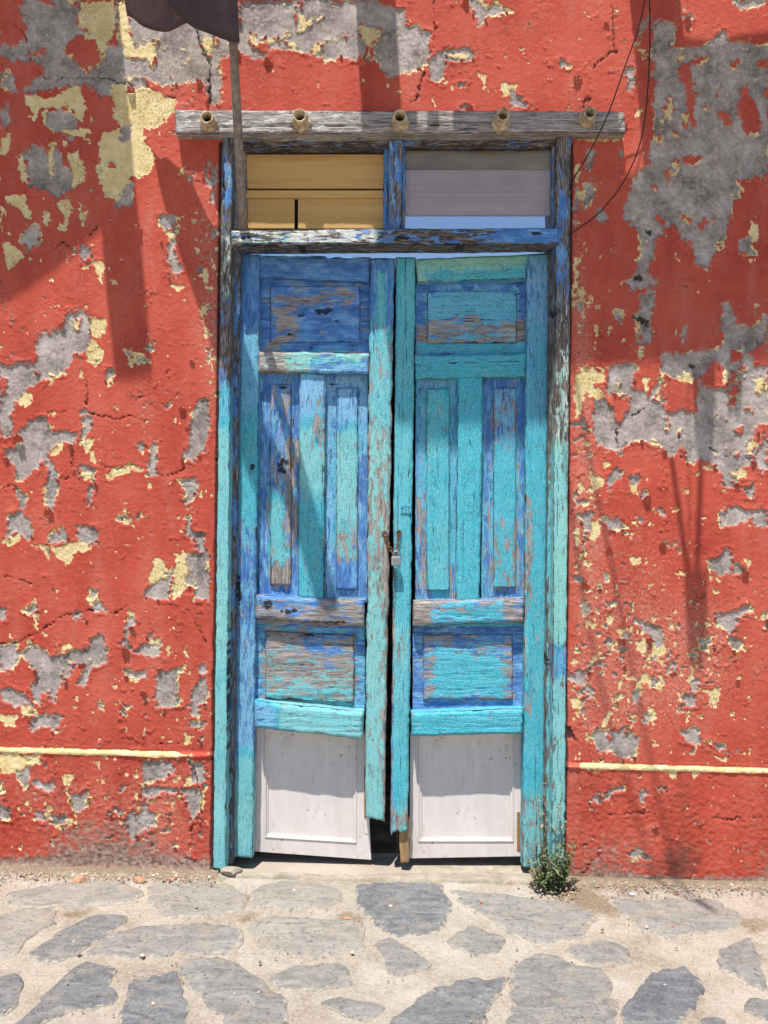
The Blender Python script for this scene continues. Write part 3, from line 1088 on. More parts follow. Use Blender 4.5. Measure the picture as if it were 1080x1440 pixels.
    damp = np.where(PX < 540, 0.95 * np.exp(-(((PX - 140) / 70) ** 2)) + 0.35 * np.exp(-(((PX - 235) / 60) ** 2)), 0.55 * np.exp(-(((PX - 850) / 60) ** 2)) + 0.35 * np.exp(-(((PX - 1075) / 35) ** 2)))
    dirt = np.clip(1.25 - up / np.where(PX < 540, 26.0, 18.0), 0, 1) * 1.5 + np.clip(1 - up / 125.0, 0, 1) * (0.30 + 0.95 * damp) + 0.25 * (fbm(PX / 30, PY / 30, 4, 9) - 0.5) * np.clip(1 - up / 160, 0, 1)
    stain = 0.9 * np.exp(-(((PX - 955) / 34) ** 2 + ((PY - 1215) / 34) ** 2)) + 0.5 * np.exp(-(((PX - 960) / 20) ** 2 + ((PY - 1120) / 60) ** 2)) \
        + 0.35 * np.exp(-(((PX - 300) / 10) ** 2 + ((PY - 1190) / 60) ** 2))
    # relief
    rough_lo = np.clip((PY - trim_py(PX)) / 40, 0, 1)
    cov = sst(-0.7, 0.7, fg)
    cvy = sst(-0.7, 0.7, fy) * (1 - cov)
    h = 0.010 * (fbm(PX / 140, PY / 140, 3, 2) - 0.5)
    h += 0.0022 * (fbm(PX / 4.2, PY / 3.2, 3, 0, 0.6) - 0.5) * (1 + 0.9 * rough_lo) * (0.55 + 0.9 * fbm(PX / 90, PY / 90, 3, 5))
    h += 0.0042 * rough_lo * (fbm(PX / 4.5, PY / 4.5, 3, 6) - 0.5) * sst(20, 130, PY - trim_py(PX) + 60 * (PX > 540))
    # wrinkles in thick paint
    wr = np.abs(fbm(PX / 26, PY / 20, 3, 10) - 0.5)
    h += 0.0016 * np.exp(-(wr / 0.008) ** 2) * (1 - cov) * sst(0.5, 0.62, fbm(PX / 70, PY / 70, 3, 6))
    h -= 0.0046 * cov + 0.0020 * cvy
    lip = np.exp(-((fg + 3.2) / 2.4) ** 2) * np.clip((fbm(PX / 19, PY / 19, 3, 11) - 0.46) * 5, 0, 1)
    h += 0.0036 * lip * (1 - cov)
    h += 0.0022 * (cell(PX / 3.4, PY / 2.6, 6) - 0.5) * (0.35 + 0.65 * cov) * sst(0.42, 0.62, fbm(PX / 45, PY / 45, 3, 1))
    h += 0.0012 * np.exp(-((fy + 2.2) / 1.6) ** 2) * (1 - cvy) * (1 - cov)
    h -= 0.007 * np.clip(crack, 0, 1)
    h += 0.0025 * np.exp(-((crack + 0.45) / 0.3) ** 2) * (crack > -0.98)
    jag = 1.6 * (fbm(PX / 22, PX * 0 + 3.3, 3, 4) - 0.5)
    h += 0.013 * sst(-1.5, 2.0, T + jag) * (1 - sst(5.0, 8.0, T + jag)) + 0.007 * sst(5.0, 8.0, T + jag)
    foot = np.clip(1 - (up + 6 * (fbm(PX / 25, PY / 25, 3, 8) - 0.5)) / np.where(PX < 540, 20.0, 10.0), 0, 1)
    h += 0.030 * foot ** 1.3
    X = (PX - 540) / 350.0
    Z = EYE - (PY - 720) / 350.0
    V = np.stack([X, -h, Z], -1).reshape(-1, 3)
    cc = 0.5 * (cols[1:] + cols[:-1])
    rr = 0.5 * (rows[1:] + rows[:-1])
    keep = ~((rr[:, None] > 191.2) & (cc[None, :] > e0) & (cc[None, :] < e1))
    f = grid_faces(nr, nc, 0, keep)
    used = np.zeros(nr * nc, bool)
    used[f] = True
    idx = np.cumsum(used) - 1
    root = thing('house_facade', 'red painted house wall peeling to yellow paint and grey plaster around the blue door', 'wall')
    o = mesh('plaster', V[used], idx[f], M['wall'], root, True,
             {'fg': fg.ravel()[used], 'fy': fy.ravel()[used], 'crack': crack.ravel()[used], 'dirt': dirt.ravel()[used], 'stain': stain.ravel()[used], 'scuff': np.clip((dens + 0.02) * 4.2, 0, 0.6).ravel()[used]})
    # brick core: reveals, thickness
    b = MB()
    b.box(-4.11, (305 - 540) / 350.0, 0.03, 0.30, -0.3, 5.3)
    b.box((797 - 540) / 350.0, 4.11, 0.03, 0.30, -0.3, 5.3)
    b.box((305 - 540) / 350.0 - 0.001, (797 - 540) / 350.0 + 0.001, 0.03, 0.30, 3.02, 5.299)
    b.build('masonry', M['concrete'], root)
    # lifted flakes: red below a bare patch curls outwards
    gy, gx = np.gradient(fg)
    ff = fg
    cand = np.argwhere((np.abs(ff + 0.8) < 0.9) & (gy < -0.25) & (PX > 0) & (PX < 1080) & (PY > 0) & (PY < 1200) & ~((PX > 290) & (PX < 815) & (PY > 170)))
    rs = np.random.RandomState(5)
    cand = cand[rs.permutation(len(cand))]
    taken = []
    big_n = 0
    sv, sf, sm = [], [], []
    for r, c in cand:
        px, py = PX[r, c], PY[r, c]
        if any((px - q[0]) ** 2 + (py - q[1]) ** 2 < q[2] for q in taken):
            continue
        if len(taken) > 260:
            break
        large = rs.rand() < (0.20 if PY[r, c] < 1000 else 0.03)
        w = (rs.uniform(8, 15) if large else rs.uniform(3, 8)) / 350.0
        hh = w * rs.uniform(0.5, 1.0)
        taken.append((px, py, (26 if large else 13) ** 2))
        ang = rs.uniform(20, 70) * math.pi / 180
        lean = rs.uniform(-0.5, 0.5)
        base = np.array([X[r, c], -h[r, c] - 0.0006, Z[r, c] - hh * 0.55])
        n_u, n_v = 5, 4
        vv = []
        for j in range(n_v):
            s_ = j / (n_v - 1)
            a_ = ang * s_
            up_ = hh * s_ * math.cos(a_ * 0.8)
            out_ = hh * s_ * math.sin(a_) * 0.9
            ww = w * (1 - 0.55 * s_ ** 1.5)
            for i in range(n_u):
                u_ = (i / (n_u - 1) - 0.5)
                jx, jz = rs.uniform(-.09, .09, 2) * w
                vv.append(base + np.array([u_ * ww + lean * up_ * 0.6 + jx, -out_ - 0.10 * w * (4 * u_ * u_) * s_, up_ + jz * (j > 0)]))
        vv = np.array(vv)
        back = vv + np.array([0, 0.0011, 0])
        allv = np.concatenate([vv, back])
        fr = [(j * n_u + i, j * n_u + i + 1, (j + 1) * n_u + i + 1, (j + 1) * n_u + i) for j in range(n_v - 1) for i in range(n_u - 1)]
        k = n_u * n_v
        bk = [tuple(q + k for q in t)[::-1] for t in fr]
        ring = [i for i in range(n_u)] + [j * n_u + n_u - 1 for j in range(1, n_v)] + [(n_v - 1) * n_u + i for i in range(n_u - 2, -1, -1)] + [j * n_u for j in range(n_v - 2, 0, -1)]
        ed = [(ring[i], ring[i] + k, ring[(i + 1) % len(ring)] + k, ring[(i + 1) % len(ring)]) for i in range(len(ring))]
        mi = [0] * len(fr) + [1] * (len(bk) + len(ed))
        if large:
            fo = mesh('paint_flake', allv, fr + bk + ed, [M['flakered'], M['flakeback']], root, False)
            fo.data.polygons.foreach_set('material_index', mi)
            big_n += 1
        else:
            b0 = len(sv)
            sv += list(allv)
            sf += [tuple(q + b0 for q in t) for t in fr + bk + ed]
            sm += mi
    fo = mesh('small_paint_flakes', sv, sf, [M['flakered'], M['flakeback']], root, False)
    fo.data.polygons.foreach_set('material_index', sm)
    fo['kind'] = 'stuff'
    return root


facade = build_wall()

# ------------------------------------------------------------------ pavement and street
def build_ground():
    xs = np.arange(-2.3, 2.3, 0.0055)
    ys = np.arange(0.09, -1.55, -0.0055)
    X, Y = np.meshgrid(xs, ys)
    a, b = X * 100, Y * 100
    h = 0.016 * (fbm(a / 30, b / 30, 3, 1) - 0.5) + 0.0085 * (fbm(a / 5, b / 5, 4, 2, 0.6) - 0.5) + 0.0035 * (fbm(a / 1.3, b / 1.3, 3, 5) - 0.5)
    wallbank = np.clip(1 + (Y + 0.02) / 0.07, 0, 1)
    h = h + 0.014 * wallbank * (np.abs(X + 0.02) > 0.62)
    h = h - 0.06 * sst(-0.05, -0.005, Y) * (X > -0.66) * (X < 0.60)
    dirt = np.clip(1.15 + (Y + 0.02) / 0.085, 0, 1) * np.where((X > -0.62) & (X < 0.58), 0.35, 1.0) * 0.9
    for (px, py, r) in ((110, 1285, .07), (345, 1265, .05), (350, 1290, .05), (815, 1262, .12), (850, 1275, .09), (1060, 1300, .09), (490, 1290, .06), (830, 1400, .06), (250, 1380, .06), (940, 1300, .05)):
        q = G(px, py)
        dirt = dirt + 0.75 * np.exp(-((X - q[0]) ** 2 + ((Y - q[1]) * 1.2) ** 2) / r ** 2)
    V = np.stack([X, Y, gz(X) + h], -1).reshape(-1, 3)
    pv = mesh('pavement', V, grid_faces(len(ys), len(xs)), M['mortar'], None, True, {'dirt': dirt})
    tag(pv, 'pale lime mortar pavement set with grey slate flagstones', kind='structure')
    v = [(-40, -60, gz(-40)), (40, -60, gz(40)), (40, 30, gz(40)), (-40, 30, gz(-40))]
    v = [(x, y, z - 0.03) for x, y, z in v]
    tag(mesh('ground', v, [(0, 1, 2, 3)], M['street']), 'flat paved street running past the house', kind='structure')
    return pv


pavement = build_ground()
STONES = [
    ('a', .95, '20,175 50,150 180,130 330,125 385,150 375,180 270,190 40,195'),
    ('a', .85, '425,135 560,125 650,135 685,165 670,200 560,215 450,220 425,180'),
    ('a', 1.0, '715,150 760,128 900,130 955,155 945,185 820,200 715,190'),
    ('b', .12, '-70,130 150,130 185,185 165,240 130,268 40,275 -20,240 -65,190'),
    ('a', .85, '-60,235 60,205 155,200 150,240 80,280 40,330 -40,345'),
    ('a', .30, '85,325 190,255 270,220 350,222 345,240 270,290 160,350'),
    ('a', .55, '245,325 330,265 400,250 560,240 665,255 668,290 650,320 500,320 380,332'),
    ('a', .9, '700,250 760,222 900,230 1010,235 1010,310 860,335 770,320 720,280'),
    ('a', .38, '505,370 530,340 620,335 720,390 800,460 790,540 670,540 560,440'),
    ('a', .55, '770,390 800,370 900,352 975,360 985,415 880,425 790,420'),
    ('a', .10, '345,490 375,400 495,375 500,420 520,470 515,560 340,560'),
    ('a', .15, '110,460 165,400 240,352 335,370 300,400 330,460 230,480 150,495 60,550 0,560 90,485'),
    ('a', .2, '-70,410 60,380 60,430 35,480 0,505 -60,500'),
    ('a', .45, '900,465 960,453 1075,480 1060,510 990,520'),
    ('b', .4, '-20,290 20,280 130,355 30,395 0,350'),
    ('b', .6, '195,150 280,155 400,170 540,190 580,220 540,285 420,290 350,260 250,200'),
    ('b', .55, '175,290 250,250 345,290 300,335 220,315'),
    ('b', .55, '510,320 620,290 690,310 690,345 590,360'),
    ('b', .65, '640,170 780,180 930,175 1000,215 980,250 900,265 780,275 720,245'),
    ('b', .35, '365,365 430,335 490,340 530,365 600,370 630,410 640,560 360,560'),
    ('b', .0, '670,490 750,380 840,362 900,430 850,500 800,535 700,550'),
    ('b', .35, '940,320 1030,280 1060,350 1075,430 1010,390 940,350'),
    ('b', .18, '20,520 130,430 240,402 345,398 280,490 260,560 30,560'),
    ('b', .15, '1010,455 1090,450 1130,510 1020,500'),
    ('b', .3, '890,510 960,505 980,560 890,560'),
]


def add_stone(pts, tone, seed):
    rs = np.random.RandomState(seed)
    pts = np.array(pts)
    # resample the outline, round and roughen it
    out = []
    for i in range(len(pts)):
        a, b = pts[i], pts[(i + 1) % len(pts)]
        n = max(2, int(np.hypot(*(b - a)) / 0.022))
        for k in range(n):
            out.append(a + (b - a) * k / n)
    out = np.array(out)
    for _ in range(1):
        out = 0.25 * np.roll(out, 1, 0) + 0.5 * out + 0.25 * np.roll(out, -1, 0)
    c = out.mean(0)
    out = c + (out - c) * 1.09
    tone = tone if tone < 0.32 else min(1.0, tone + 0.15)
    nrm = out - c
    nrm /= np.linalg.norm(nrm, axis=1)[:, None]
    out = out + nrm * (fbm(out[:, 0] * 28 + seed, out[:, 1] * 28, 3, 3)[:, None] - 0.5) * 0.034 + nrm * (cell(out[:, 0] * 45 + seed, out[:, 1] * 45, 2)[:, None] - 0.5) * 0.012
    n = len(out)
    rings, rim, zz = [], [], []
    prof = [(1.03, -0.020, 1.0), (1.0, 0.002, 1.1), (0.97, 0.006, .6), (0.88, 0.0075, .15), (0.62, 0.008, -.2), (0.38, 0.008, -.25), (0.15, 0.008, -.3)]
    tilt = rs.uniform(-0.006, 0.006, 2)
    for s, z, r in prof:
        p = c + (out - c) * s
        hh = z + (p - c) @ tilt + 0.004 * (fbm(p[:, 0] * 20, p[:, 1] * 20, 3, 7) - 0.5) * (z > 0)
        hh = hh + 0.016 * (fbm(p[:, 0] * 100 / 30, p[:, 1] * 100 / 30, 3, 1) - 0.5)
        rings.append(np.column_stack([p, gz(p[:, 0]) + hh]))
        rim += [r] * n
    m = len(prof)
    V = np.concatenate(rings + [np.array([[c[0], c[1], rings[-1][:, 2].mean()]])])
    rim.append(-0.35)
    f = []
    for j in range(m - 1):
        for i in range(n):
            f.append((j * n + i, j * n + (i + 1) % n, (j + 1) * n + (i + 1) % n, (j + 1) * n + i))
    for i in range(n):
        f.append(((m - 1) * n + i, (m - 1) * n + (i + 1) % n, m * n))
    if np.cross(out[1] - out[0], out[2] - out[0]) < 0 or True:
        area = 0.5 * np.sum(out[:, 0] * np.roll(out[:, 1], -1) - np.roll(out[:, 0], -1) * out[:, 1])
        if area < 0:
            f = [q[::-1] for q in f]
    return mesh('paving_stone', V, f, M['slate'], pavement, True, {'tone': np.full(len(V), tone), 'rim': np.array(rim)})


for i, (c, tone, s) in enumerate(STONES):
    ox = 0 if c == 'a' else 540
    pts = []
    for t in s.split():
        a, b = t.split(',')
        pts.append(G(ox + float(a) / 2, 1180 + float(b) / 2)[:2])
    add_stone(pts, tone, 30 + i)
rs_ = random.Random(3)
for k in range(26):                  # the paving goes on towards the viewer
    cx, cy = -2.0 + (k % 9) * 0.48 + rs_.uniform(-.08, .08), -1.06 - (k // 9) * 0.24 + rs_.uniform(-.03, .03)
    n = rs_.randint(5, 8)
    add_stone([(cx + 0.19 * rs_.uniform(.75, 1.1) * math.cos(2 * math.pi * q / n), cy + 0.085 * rs_.uniform(.75, 1.1) * math.sin(2 * math.pi * q / n)) for q in range(n)], rs_.uniform(.1, .6), 90 + k)

# interior behind the door: a roofless room
b = MB()
b.box(-2.5, 2.5, 4.0, 4.2, -0.2, 3.3)
b.box(-2.5, -2.3, 0.31, 4.0, -0.2, 3.4)
b.box(2.3, 2.5, 0.31, 4.0, -0.2, 3.4)
tag(b.build('inner_wall', M['concrete']), 'bare inner walls of the roofless room behind the door', kind='structure')

# ------------------------------------------------------------------ timber with a paint map
# x0 y0 x1 y1 feather  turquoise-cover blue-cover tint   (tint 0 pale blue .. 0.6 turquoise .. 1 sea green .. 1.5 white)
PAINT = [
    # left leaf
    (330, 350, 556, 1215, 1, .62, .72, .62),
    (330, 350, 370, 470, 30, .10, .97, .1), (335, 470, 368, 590, 40, .80, .9, .30), (335, 590, 366, 760, 40, .88, .85, .62),
    (330, 740, 362, 890, 30, .45, .70, .40), (328, 880, 360, 1060, 30, .60, .80, .16), (325, 1060, 358, 1215, 30, .93, .6, .80),
    (364, 355, 522, 397, 2, .06, .99, .05),
    (366, 392, 520, 492, 4, .02, .80, .0), (380, 400, 507, 440, 12, .0, .44, .0), (380, 430, 430, 484, 16, .0, .38, .0), (425, 432, 500, 480, 14, .0, .82, .0),
    (360, 492, 522, 528, 3, .60, .45, .95), (362, 494, 400, 522, 12, .35, .15, 1.35), (440, 512, 520, 530, 8, .60, .8, .2),
    (420, 525, 460, 600, 14, .70, .75, .12), (420, 590, 460, 700, 30, .78, .4, .8), (418, 700, 460, 845, 30, .86, .5, .62), (440, 560, 454, 630, 7, .44, .2, .5),
    (366, 524, 421, 845, 4, .30, .85, .15), (380, 538, 410, 700, 8, .40, .58, .35), (378, 690, 410, 795, 14, .84, .35, .72), (380, 790, 410, 824, 8, .2, .15, .6), (404, 620, 421, 780, 6, .35, .35, .4),
    (458, 526, 516, 845, 4, .66, .90, .10), (472, 600, 504, 760, 30, .76, .55, .80), (474, 740, 504, 800, 16, .5, .35, .75), (470, 785, 504, 832, 10, .12, .88, .2), (503, 640, 516, 840, 4, .35, .85, .1),
    (518, 358, 556, 470, 8, .25, .92, .25), (530, 385, 545, 470, 7, .85, .8, .75), (518, 460, 556, 640, 40, .68, .45, .72), (518, 600, 556, 860, 40, .55, .15, .88),
    (534, 700, 552, 860, 14, .34, .06, .95), (510, 850, 550, 1165, 40, .76, .25, .86), (540, 860, 552, 1165, 7, .22, .1, .8),
    (356, 836, 514, 884, 3, .30, .66, .2), (445, 836, 514, 884, 22, .30, .34, .6), (356, 860, 514, 884, 8, .2, .35, .3),
    (360, 882, 512, 1002, 4, .62, .75, .30), (372, 888, 498, 990, 6, .28, .16, .75), (420, 895, 475, 930, 22, .2, .55, .3), (376, 935, 497, 975, 18, .42, .15, .75), (374, 965, 498, 1002, 10, .62, .25, .72),
    (354, 986, 514, 1042, 3, .78, .6, .80), (354, 990, 390, 1030, 14, .70, .85, .22),
    # right leaf
    (556, 350, 776, 1225, 1, .84, .85, .62),
    (554, 355, 586, 1160, 2, .92, .8, .66), (552, 880, 576, 940, 20, .6, .4, .75), (552, 1140, 576, 1170, 12, .5, .2, .75),
    (585, 355, 745, 398, 2, .97, .9, 1.0), (600, 380, 740, 398, 6, .80, .8, .62),
    (586, 396, 740, 498, 3, .12, .95, .10), (600, 408, 728, 455, 6, .90, .8, .42), (600, 452, 728, 472, 8, .38, .25, .45), (600, 470, 728, 484, 6, .50, .12, .5), (586, 455, 602, 492, 6, .1, .15, .2), (726, 455, 740, 492, 6, .1, .2, .2), (586, 482, 740, 498, 4, .8, .7, .5),
    (583, 494, 743, 534, 2, .92, .6, .58),
    (586, 530, 645, 846, 3, .62, .75, .35), (598, 545, 634, 832, 6, .90, .5, .64), (630, 800, 645, 846, 8, .4, .4, .5), (586, 700, 600, 840, 6, .35, .4, .4),
    (643, 526, 681, 848, 2, .94, .8, .60),
    (680, 528, 738, 846, 3, .25, .80, .25), (692, 545, 728, 640, 6, .55, .45, .30), (692, 625, 728, 735, 20, .84, .4, .58), (692, 735, 728, 828, 14, .58, .15, .60), (680, 700, 694, 840, 8, .5, .5, .4),
    (738, 355, 776, 470, 24, .65, .88, .18), (738, 460, 776, 600, 40, .86, .85, .40), (738, 600, 776, 1225, 50, .86, .55, .60), (738, 700, 748, 1000, 6, .3, .2, .6), (740, 860, 772, 980, 20, .74, .3, .62), (738, 1120, 776, 1225, 30, .6, .25, .75),
    (578, 838, 740, 882, 2, .45, .40, .45), (600, 855, 720, 874, 10, .72, .5, .55), (578, 840, 606, 880, 10, .10, .15, .5), (710, 845, 740, 875, 10, .2, .35, .4),
    (580, 880, 738, 1002, 3, .40, .85, .15), (595, 893, 722, 986, 5, .30, .30, .55), (612, 918, 705, 982, 16, .95, .3, .58), (580, 984, 738, 1002, 4, .2, .8, .2), (600, 893, 715, 915, 6, .42, .5, .35),
    (576, 996, 740, 1038, 2, .84, .4, .58),
]
POST_L = [
    (200, 150, 420, 1300, 1, .80, .5, .75),
    (290, 180, 330, 350, 10, .12, .16, 1.35), (290, 215, 330, 290, 20, .22, .46, 1.2), (290, 335, 330, 430, 24, .40, .14, 1.40), (290, 430, 330, 545, 40, .10, .28, .4),
    (290, 545, 330, 610, 30, .80, .6, .48), (290, 600, 330, 1250, 40, .97, .5, .82),
]
POST_R = [
    (700, 150, 860, 1300, 1, .74, .2, .80),
    (772, 180, 806, 270, 20, .02, .22, .1), (772, 265, 806, 420, 30, .06, .46, .1), (772, 420, 806, 520, 30, .32, .24, 1.42), (772, 510, 806, 640, 40, .50, .04, 1.30), (772, 630, 806, 905, 40, .80, .10, .90),
    (772, 905, 806, 955, 14, .42, .60, .5), (772, 960, 806, 1250, 24, .76, .2, .82),
]
REBATE = [
    (200, 150, 900, 1300, 1, .10, .46, .3),
    (316, 900, 340, 1230, 40, .30, .40, .75), (765, 350, 783, 640, 20, .05, .22, .2), (765, 640, 780, 1240, 60, .66, .15, .82),
]
FRAME = [
    (280, 150, 900, 1300, 1, .10, .4, .4),
    (325, 318, 400, 348, 10, .52, .30, 1.45), (400, 318, 545, 348, 10, .60, .40, 1.48), (535, 318, 790, 348, 14, .06, .36, .2), (700, 318, 790, 348, 14, .12, .80, .05),
    (330, 341, 785, 358, 1, .03, .30, .1), (330, 184, 785, 208, 1, .0, .26, .1), (543, 195, 570, 323, 2, .30, .50, .05),
]


def paint_fields(px, py, table, bb):
    ct = np.zeros(px.shape) + table[0][5]
    cb = np.zeros(px.shape) + table[0][6]
    ti = np.zeros(px.shape) + table[0][7]
    wx = px + 15 * (fbm(px / 15, py / 30, 4, 3, 0.6) - 0.5)
    wy = py + 34 * (fbm(px / 13, py / 40, 4, 8, 0.6) - 0.5)
    for x0, y0, x1, y1, f, a, b, c in table:
        mx, my = 0.5 * (x0 + x1), 0.5 * (y0 + y1)
        if not (bb[0] - 5 < mx < bb[2] + 5 and bb[1] - 5 < my < bb[3] + 5) and f > 1:
            continue
        if f > 4 and x1 - x0 < 46 and bb[2] - bb[0] < 46:
            lw = max(0, 0.8 * (x1 - x0) / (bb[2] - bb[0]) - 0.35)
            x0, x1 = x0 - 40 * lw, x1 + 40 * lw
        if f > 4 and y1 - y0 < 50 and bb[3] - bb[1] < 50:
            lw = max(0, 0.8 * (y1 - y0) / (bb[3] - bb[1]) - 0.35)
            y0, y1 = y0 - 60 * lw, y1 + 60 * lw
        if f > 4:
            jx, jy, f = wx, wy, f * 1.35 + 5
        else:
            jx, jy = px, py
        w = sst(-f / 2, f / 2, np.minimum(np.minimum(jx - x0, x1 - jx), np.minimum(jy - y0, y1 - jy)))
        ct += w * (a - ct)
        cb += w * (b - cb)
        ti += w * (c - ti)
    return ct, cb, ti


MILDEW = [(455, 438, 22, 8), (425, 443, 12, 4), (408, 471, 9, 4), (470, 452, 16, 3), (440, 488, 9, 3), (355, 655, 6, 9), (397, 655, 14, 20), (335, 830, 8, 40), (780, 440, 9, 14), (770, 925, 8, 16),
          (378, 344, 18, 3), (420, 346, 14, 3), (750, 328, 22, 4), (345, 335, 10, 5), (410, 860, 26, 6), (375, 850, 12, 12), (470, 875, 40, 4), (320, 1000, 3, 200), (565, 335, 20, 5), (640, 343, 50, 2), (397, 545, 10, 4), (470, 540, 10, 4)]


def mildew_field(px, py):
    m = np.zeros(px.shape)
    for x, y, rx, ry in MILDEW:
        m = np.maximum(m, np.exp(-(((px - x) / rx) ** 2 + ((py - y) / ry) ** 2)))
    return m * (0.15 + 1.0 * fbm(px / 3.5, py / 3.0, 3, 5))


SEED = [0]


def wood(name, quad, y, thick, grain, parent, table=PAINT, ch=3.0, rough=1.0, mat=None, label=None, fields=None, wob=1.2, ragged=0.0, res=1.6):
    """a board between four photo corners (TL, TR, BR, BL) with worn, rounded, checked faces"""
    SEED[0] += 1
    sd = SEED[0]
    q = np.array(quad, float)
    W = 0.5 * (np.hypot(*(q[1] - q[0])) + np.hypot(*(q[2] - q[3])))
    H = 0.5 * (np.hypot(*(q[3] - q[0])) + np.hypot(*(q[2] - q[1])))
    nc, nr = max(4, int(W / res) + 1), max(4, int(H / res) + 1)
    u, v = np.meshgrid(np.linspace(0, 1, nc), np.linspace(0, 1, nr))
    c = lambda i: (1 - u) * (1 - v) * q[0][i] + u * (1 - v) * q[1][i] + u * v * q[2][i] + (1 - u) * v * q[3][i]
    px, py = c(0), c(1)
    # edge wobble
    wx = wob * 2 * (fbm(px * 0 + sd * 3.1, py / 26, 3, sd) - 0.5)
    wy = wob * 2 * (fbm(px / 26, py * 0 + sd * 1.7, 3, sd + 3) - 0.5)
    px = px + wx * np.abs(u - 0.5) * 2
    py = py + wy * np.abs(v - 0.5) * 2
    if ragged:
        py = py + ragged * (v ** 6) * (fbm(px / 6, py * 0, 3, sd + 1) - 0.5) * 2
    e = np.minimum(np.minimum(u, 1 - u) * W, np.minimum(v, 1 - v) * H)
    ee = e + 2.0 * (vn(px / 7, py / 7, sd + 2) - 0.5)
    chm = ch / 350.0
    dy = chm * np.clip(1 - ee / ch, 0, 1) ** 2
    if grain == 'V':
        g = fbm(px / 2.1, py / 34, 3, sd) - 0.5
        g2 = fbm(px / 9, py / 60, 3, sd + 5) - 0.5
    else:
        g = fbm(px / 34, py / 2.1, 3, sd) - 0.5
        g2 = fbm(px / 60, py / 9, 3, sd + 5) - 0.5
    dy = dy + rough * (0.0030 * g + 0.0030 * g2)
    # long drying checks along the grain
    rs = np.random.RandomState(400 + sd)
    along, across = (py, px) if grain == 'V' else (px, py)
    check = np.zeros(px.shape)
    for _ in range(int(2 + W * H / 1500 * (0.5 + rs.rand()))):
        a0, c0 = rs.uniform(along.min(), along.max()), rs.uniform(across.min(), across.max())
        ln = rs.uniform(8, 60) if rs.rand() < 0.75 else rs.uniform(60, 170)
        cc = c0 + rs.uniform(-.03, .03) * (along - a0) + 2.2 * (vn(along / 21, along * 0 + c0, sd) - 0.5)
        wd = rs.uniform(0.55, 1.05)
        check = np.maximum(check, np.exp(-((across - cc) / wd) ** 2) * sst(1.0, 0.75, np.abs(along - a0) / ln) * rs.uniform(.45, 1.0))
    dy = dy + 0.003 * check
    k = (D + y) / F
    X = (px - 540) * k
    Z = EYE - (py - 720) * k
    V = np.stack([X, y + dy, Z], -1).reshape(-1, 3)
    f = grid_faces(nr, nc)
    ring = np.concatenate([np.arange(nc), np.arange(1, nr) * nc + nc - 1, (nr - 1) * nc + np.arange(nc - 2, -1, -1), np.arange(nr - 2, 0, -1) * nc])
    m = len(ring)
    front = V[ring]
    back = front.copy()
    back[:, 1] = y + thick
    base = len(V)
    V = np.concatenate([V, front, back])
    i = np.arange(m)
    sk = np.stack([base + i, base + (i + 1) % m, base + m + (i + 1) % m, base + m + i], -1)
    fpx = np.concatenate([px.ravel(), px.ravel()[ring], px.ravel()[ring]])
    fpy = np.concatenate([py.ravel(), py.ravel()[ring], py.ravel()[ring]])
    faces = np.concatenate([f, sk])
    if fields is not None:
        ct, cb, ti = (np.full(fpx.shape, z) for z in fields)
    else:
        ct, cb, ti = paint_fields(fpx, fpy, table, (q[:, 0].min(), q[:, 1].min(), q[:, 0].max(), q[:, 1].max()))
    # arrises lose their paint first
    wear = np.concatenate([np.clip(1 - ee.ravel() / 3.0, 0, 1), np.full(m, .5), np.full(m, .2)])
    ct = ct + 0.0 - 0.24 * wear
    cb = cb + 0.04 - 0.14 * wear
    mat = mat or (M['woodV'] if grain == 'V' else M['woodH'])
    joint_shade = np.concatenate([np.clip(1.15 - e.ravel() / 2.0, 0, 1), np.zeros(m), np.zeros(m)]) * (0.32 + 0.62 * fbm(fpx / 9, fpy / 9, 3, sd + 7))  # dark band painted along the board edges as joint shadow
    o = mesh(name, V, faces, mat, parent, True, {'ct': ct, 'cb': cb, 'tint': ti, 'mildew_and_shade': np.maximum(np.maximum(mildew_field(fpx, fpy), joint_shade), np.concatenate([0.75 * check.ravel(), np.zeros(2 * m)]))})
    o.data.shade_smooth() if False else None
    if label:
        o['label'] = label
    return o


def rect(x0, y0, x1, y1):
    return ((x0, y0), (x1, y0), (x1, y1), (x0, y1))


# ------------------------------------------------------------------ door frame
frame = thing('door_frame', 'weathered timber door frame with a two light transom above the blue double door', 'door frame', (P(545, 1228, 0.05)[0], 0.05, gz(0)))
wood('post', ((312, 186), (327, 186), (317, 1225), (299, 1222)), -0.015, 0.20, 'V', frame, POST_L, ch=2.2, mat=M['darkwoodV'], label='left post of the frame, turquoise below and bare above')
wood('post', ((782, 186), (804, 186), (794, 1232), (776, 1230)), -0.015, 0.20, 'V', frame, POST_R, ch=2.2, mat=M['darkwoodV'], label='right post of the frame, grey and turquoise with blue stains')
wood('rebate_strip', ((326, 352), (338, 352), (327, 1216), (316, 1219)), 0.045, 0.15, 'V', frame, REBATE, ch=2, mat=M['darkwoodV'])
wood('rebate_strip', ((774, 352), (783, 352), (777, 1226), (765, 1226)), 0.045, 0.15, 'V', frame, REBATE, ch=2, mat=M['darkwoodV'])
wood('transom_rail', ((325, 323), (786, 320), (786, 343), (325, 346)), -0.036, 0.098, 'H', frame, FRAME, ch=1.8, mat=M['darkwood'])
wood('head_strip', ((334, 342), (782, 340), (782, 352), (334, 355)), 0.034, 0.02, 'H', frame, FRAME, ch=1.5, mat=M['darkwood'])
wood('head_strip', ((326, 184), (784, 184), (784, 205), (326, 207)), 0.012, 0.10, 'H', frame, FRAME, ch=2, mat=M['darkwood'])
wood('mullion', ((546, 195), (567, 195), (564, 323), (545, 323)), -0.008, 0.12, 'V', frame, FRAME, ch=2, mat=M['darkwoodV'])
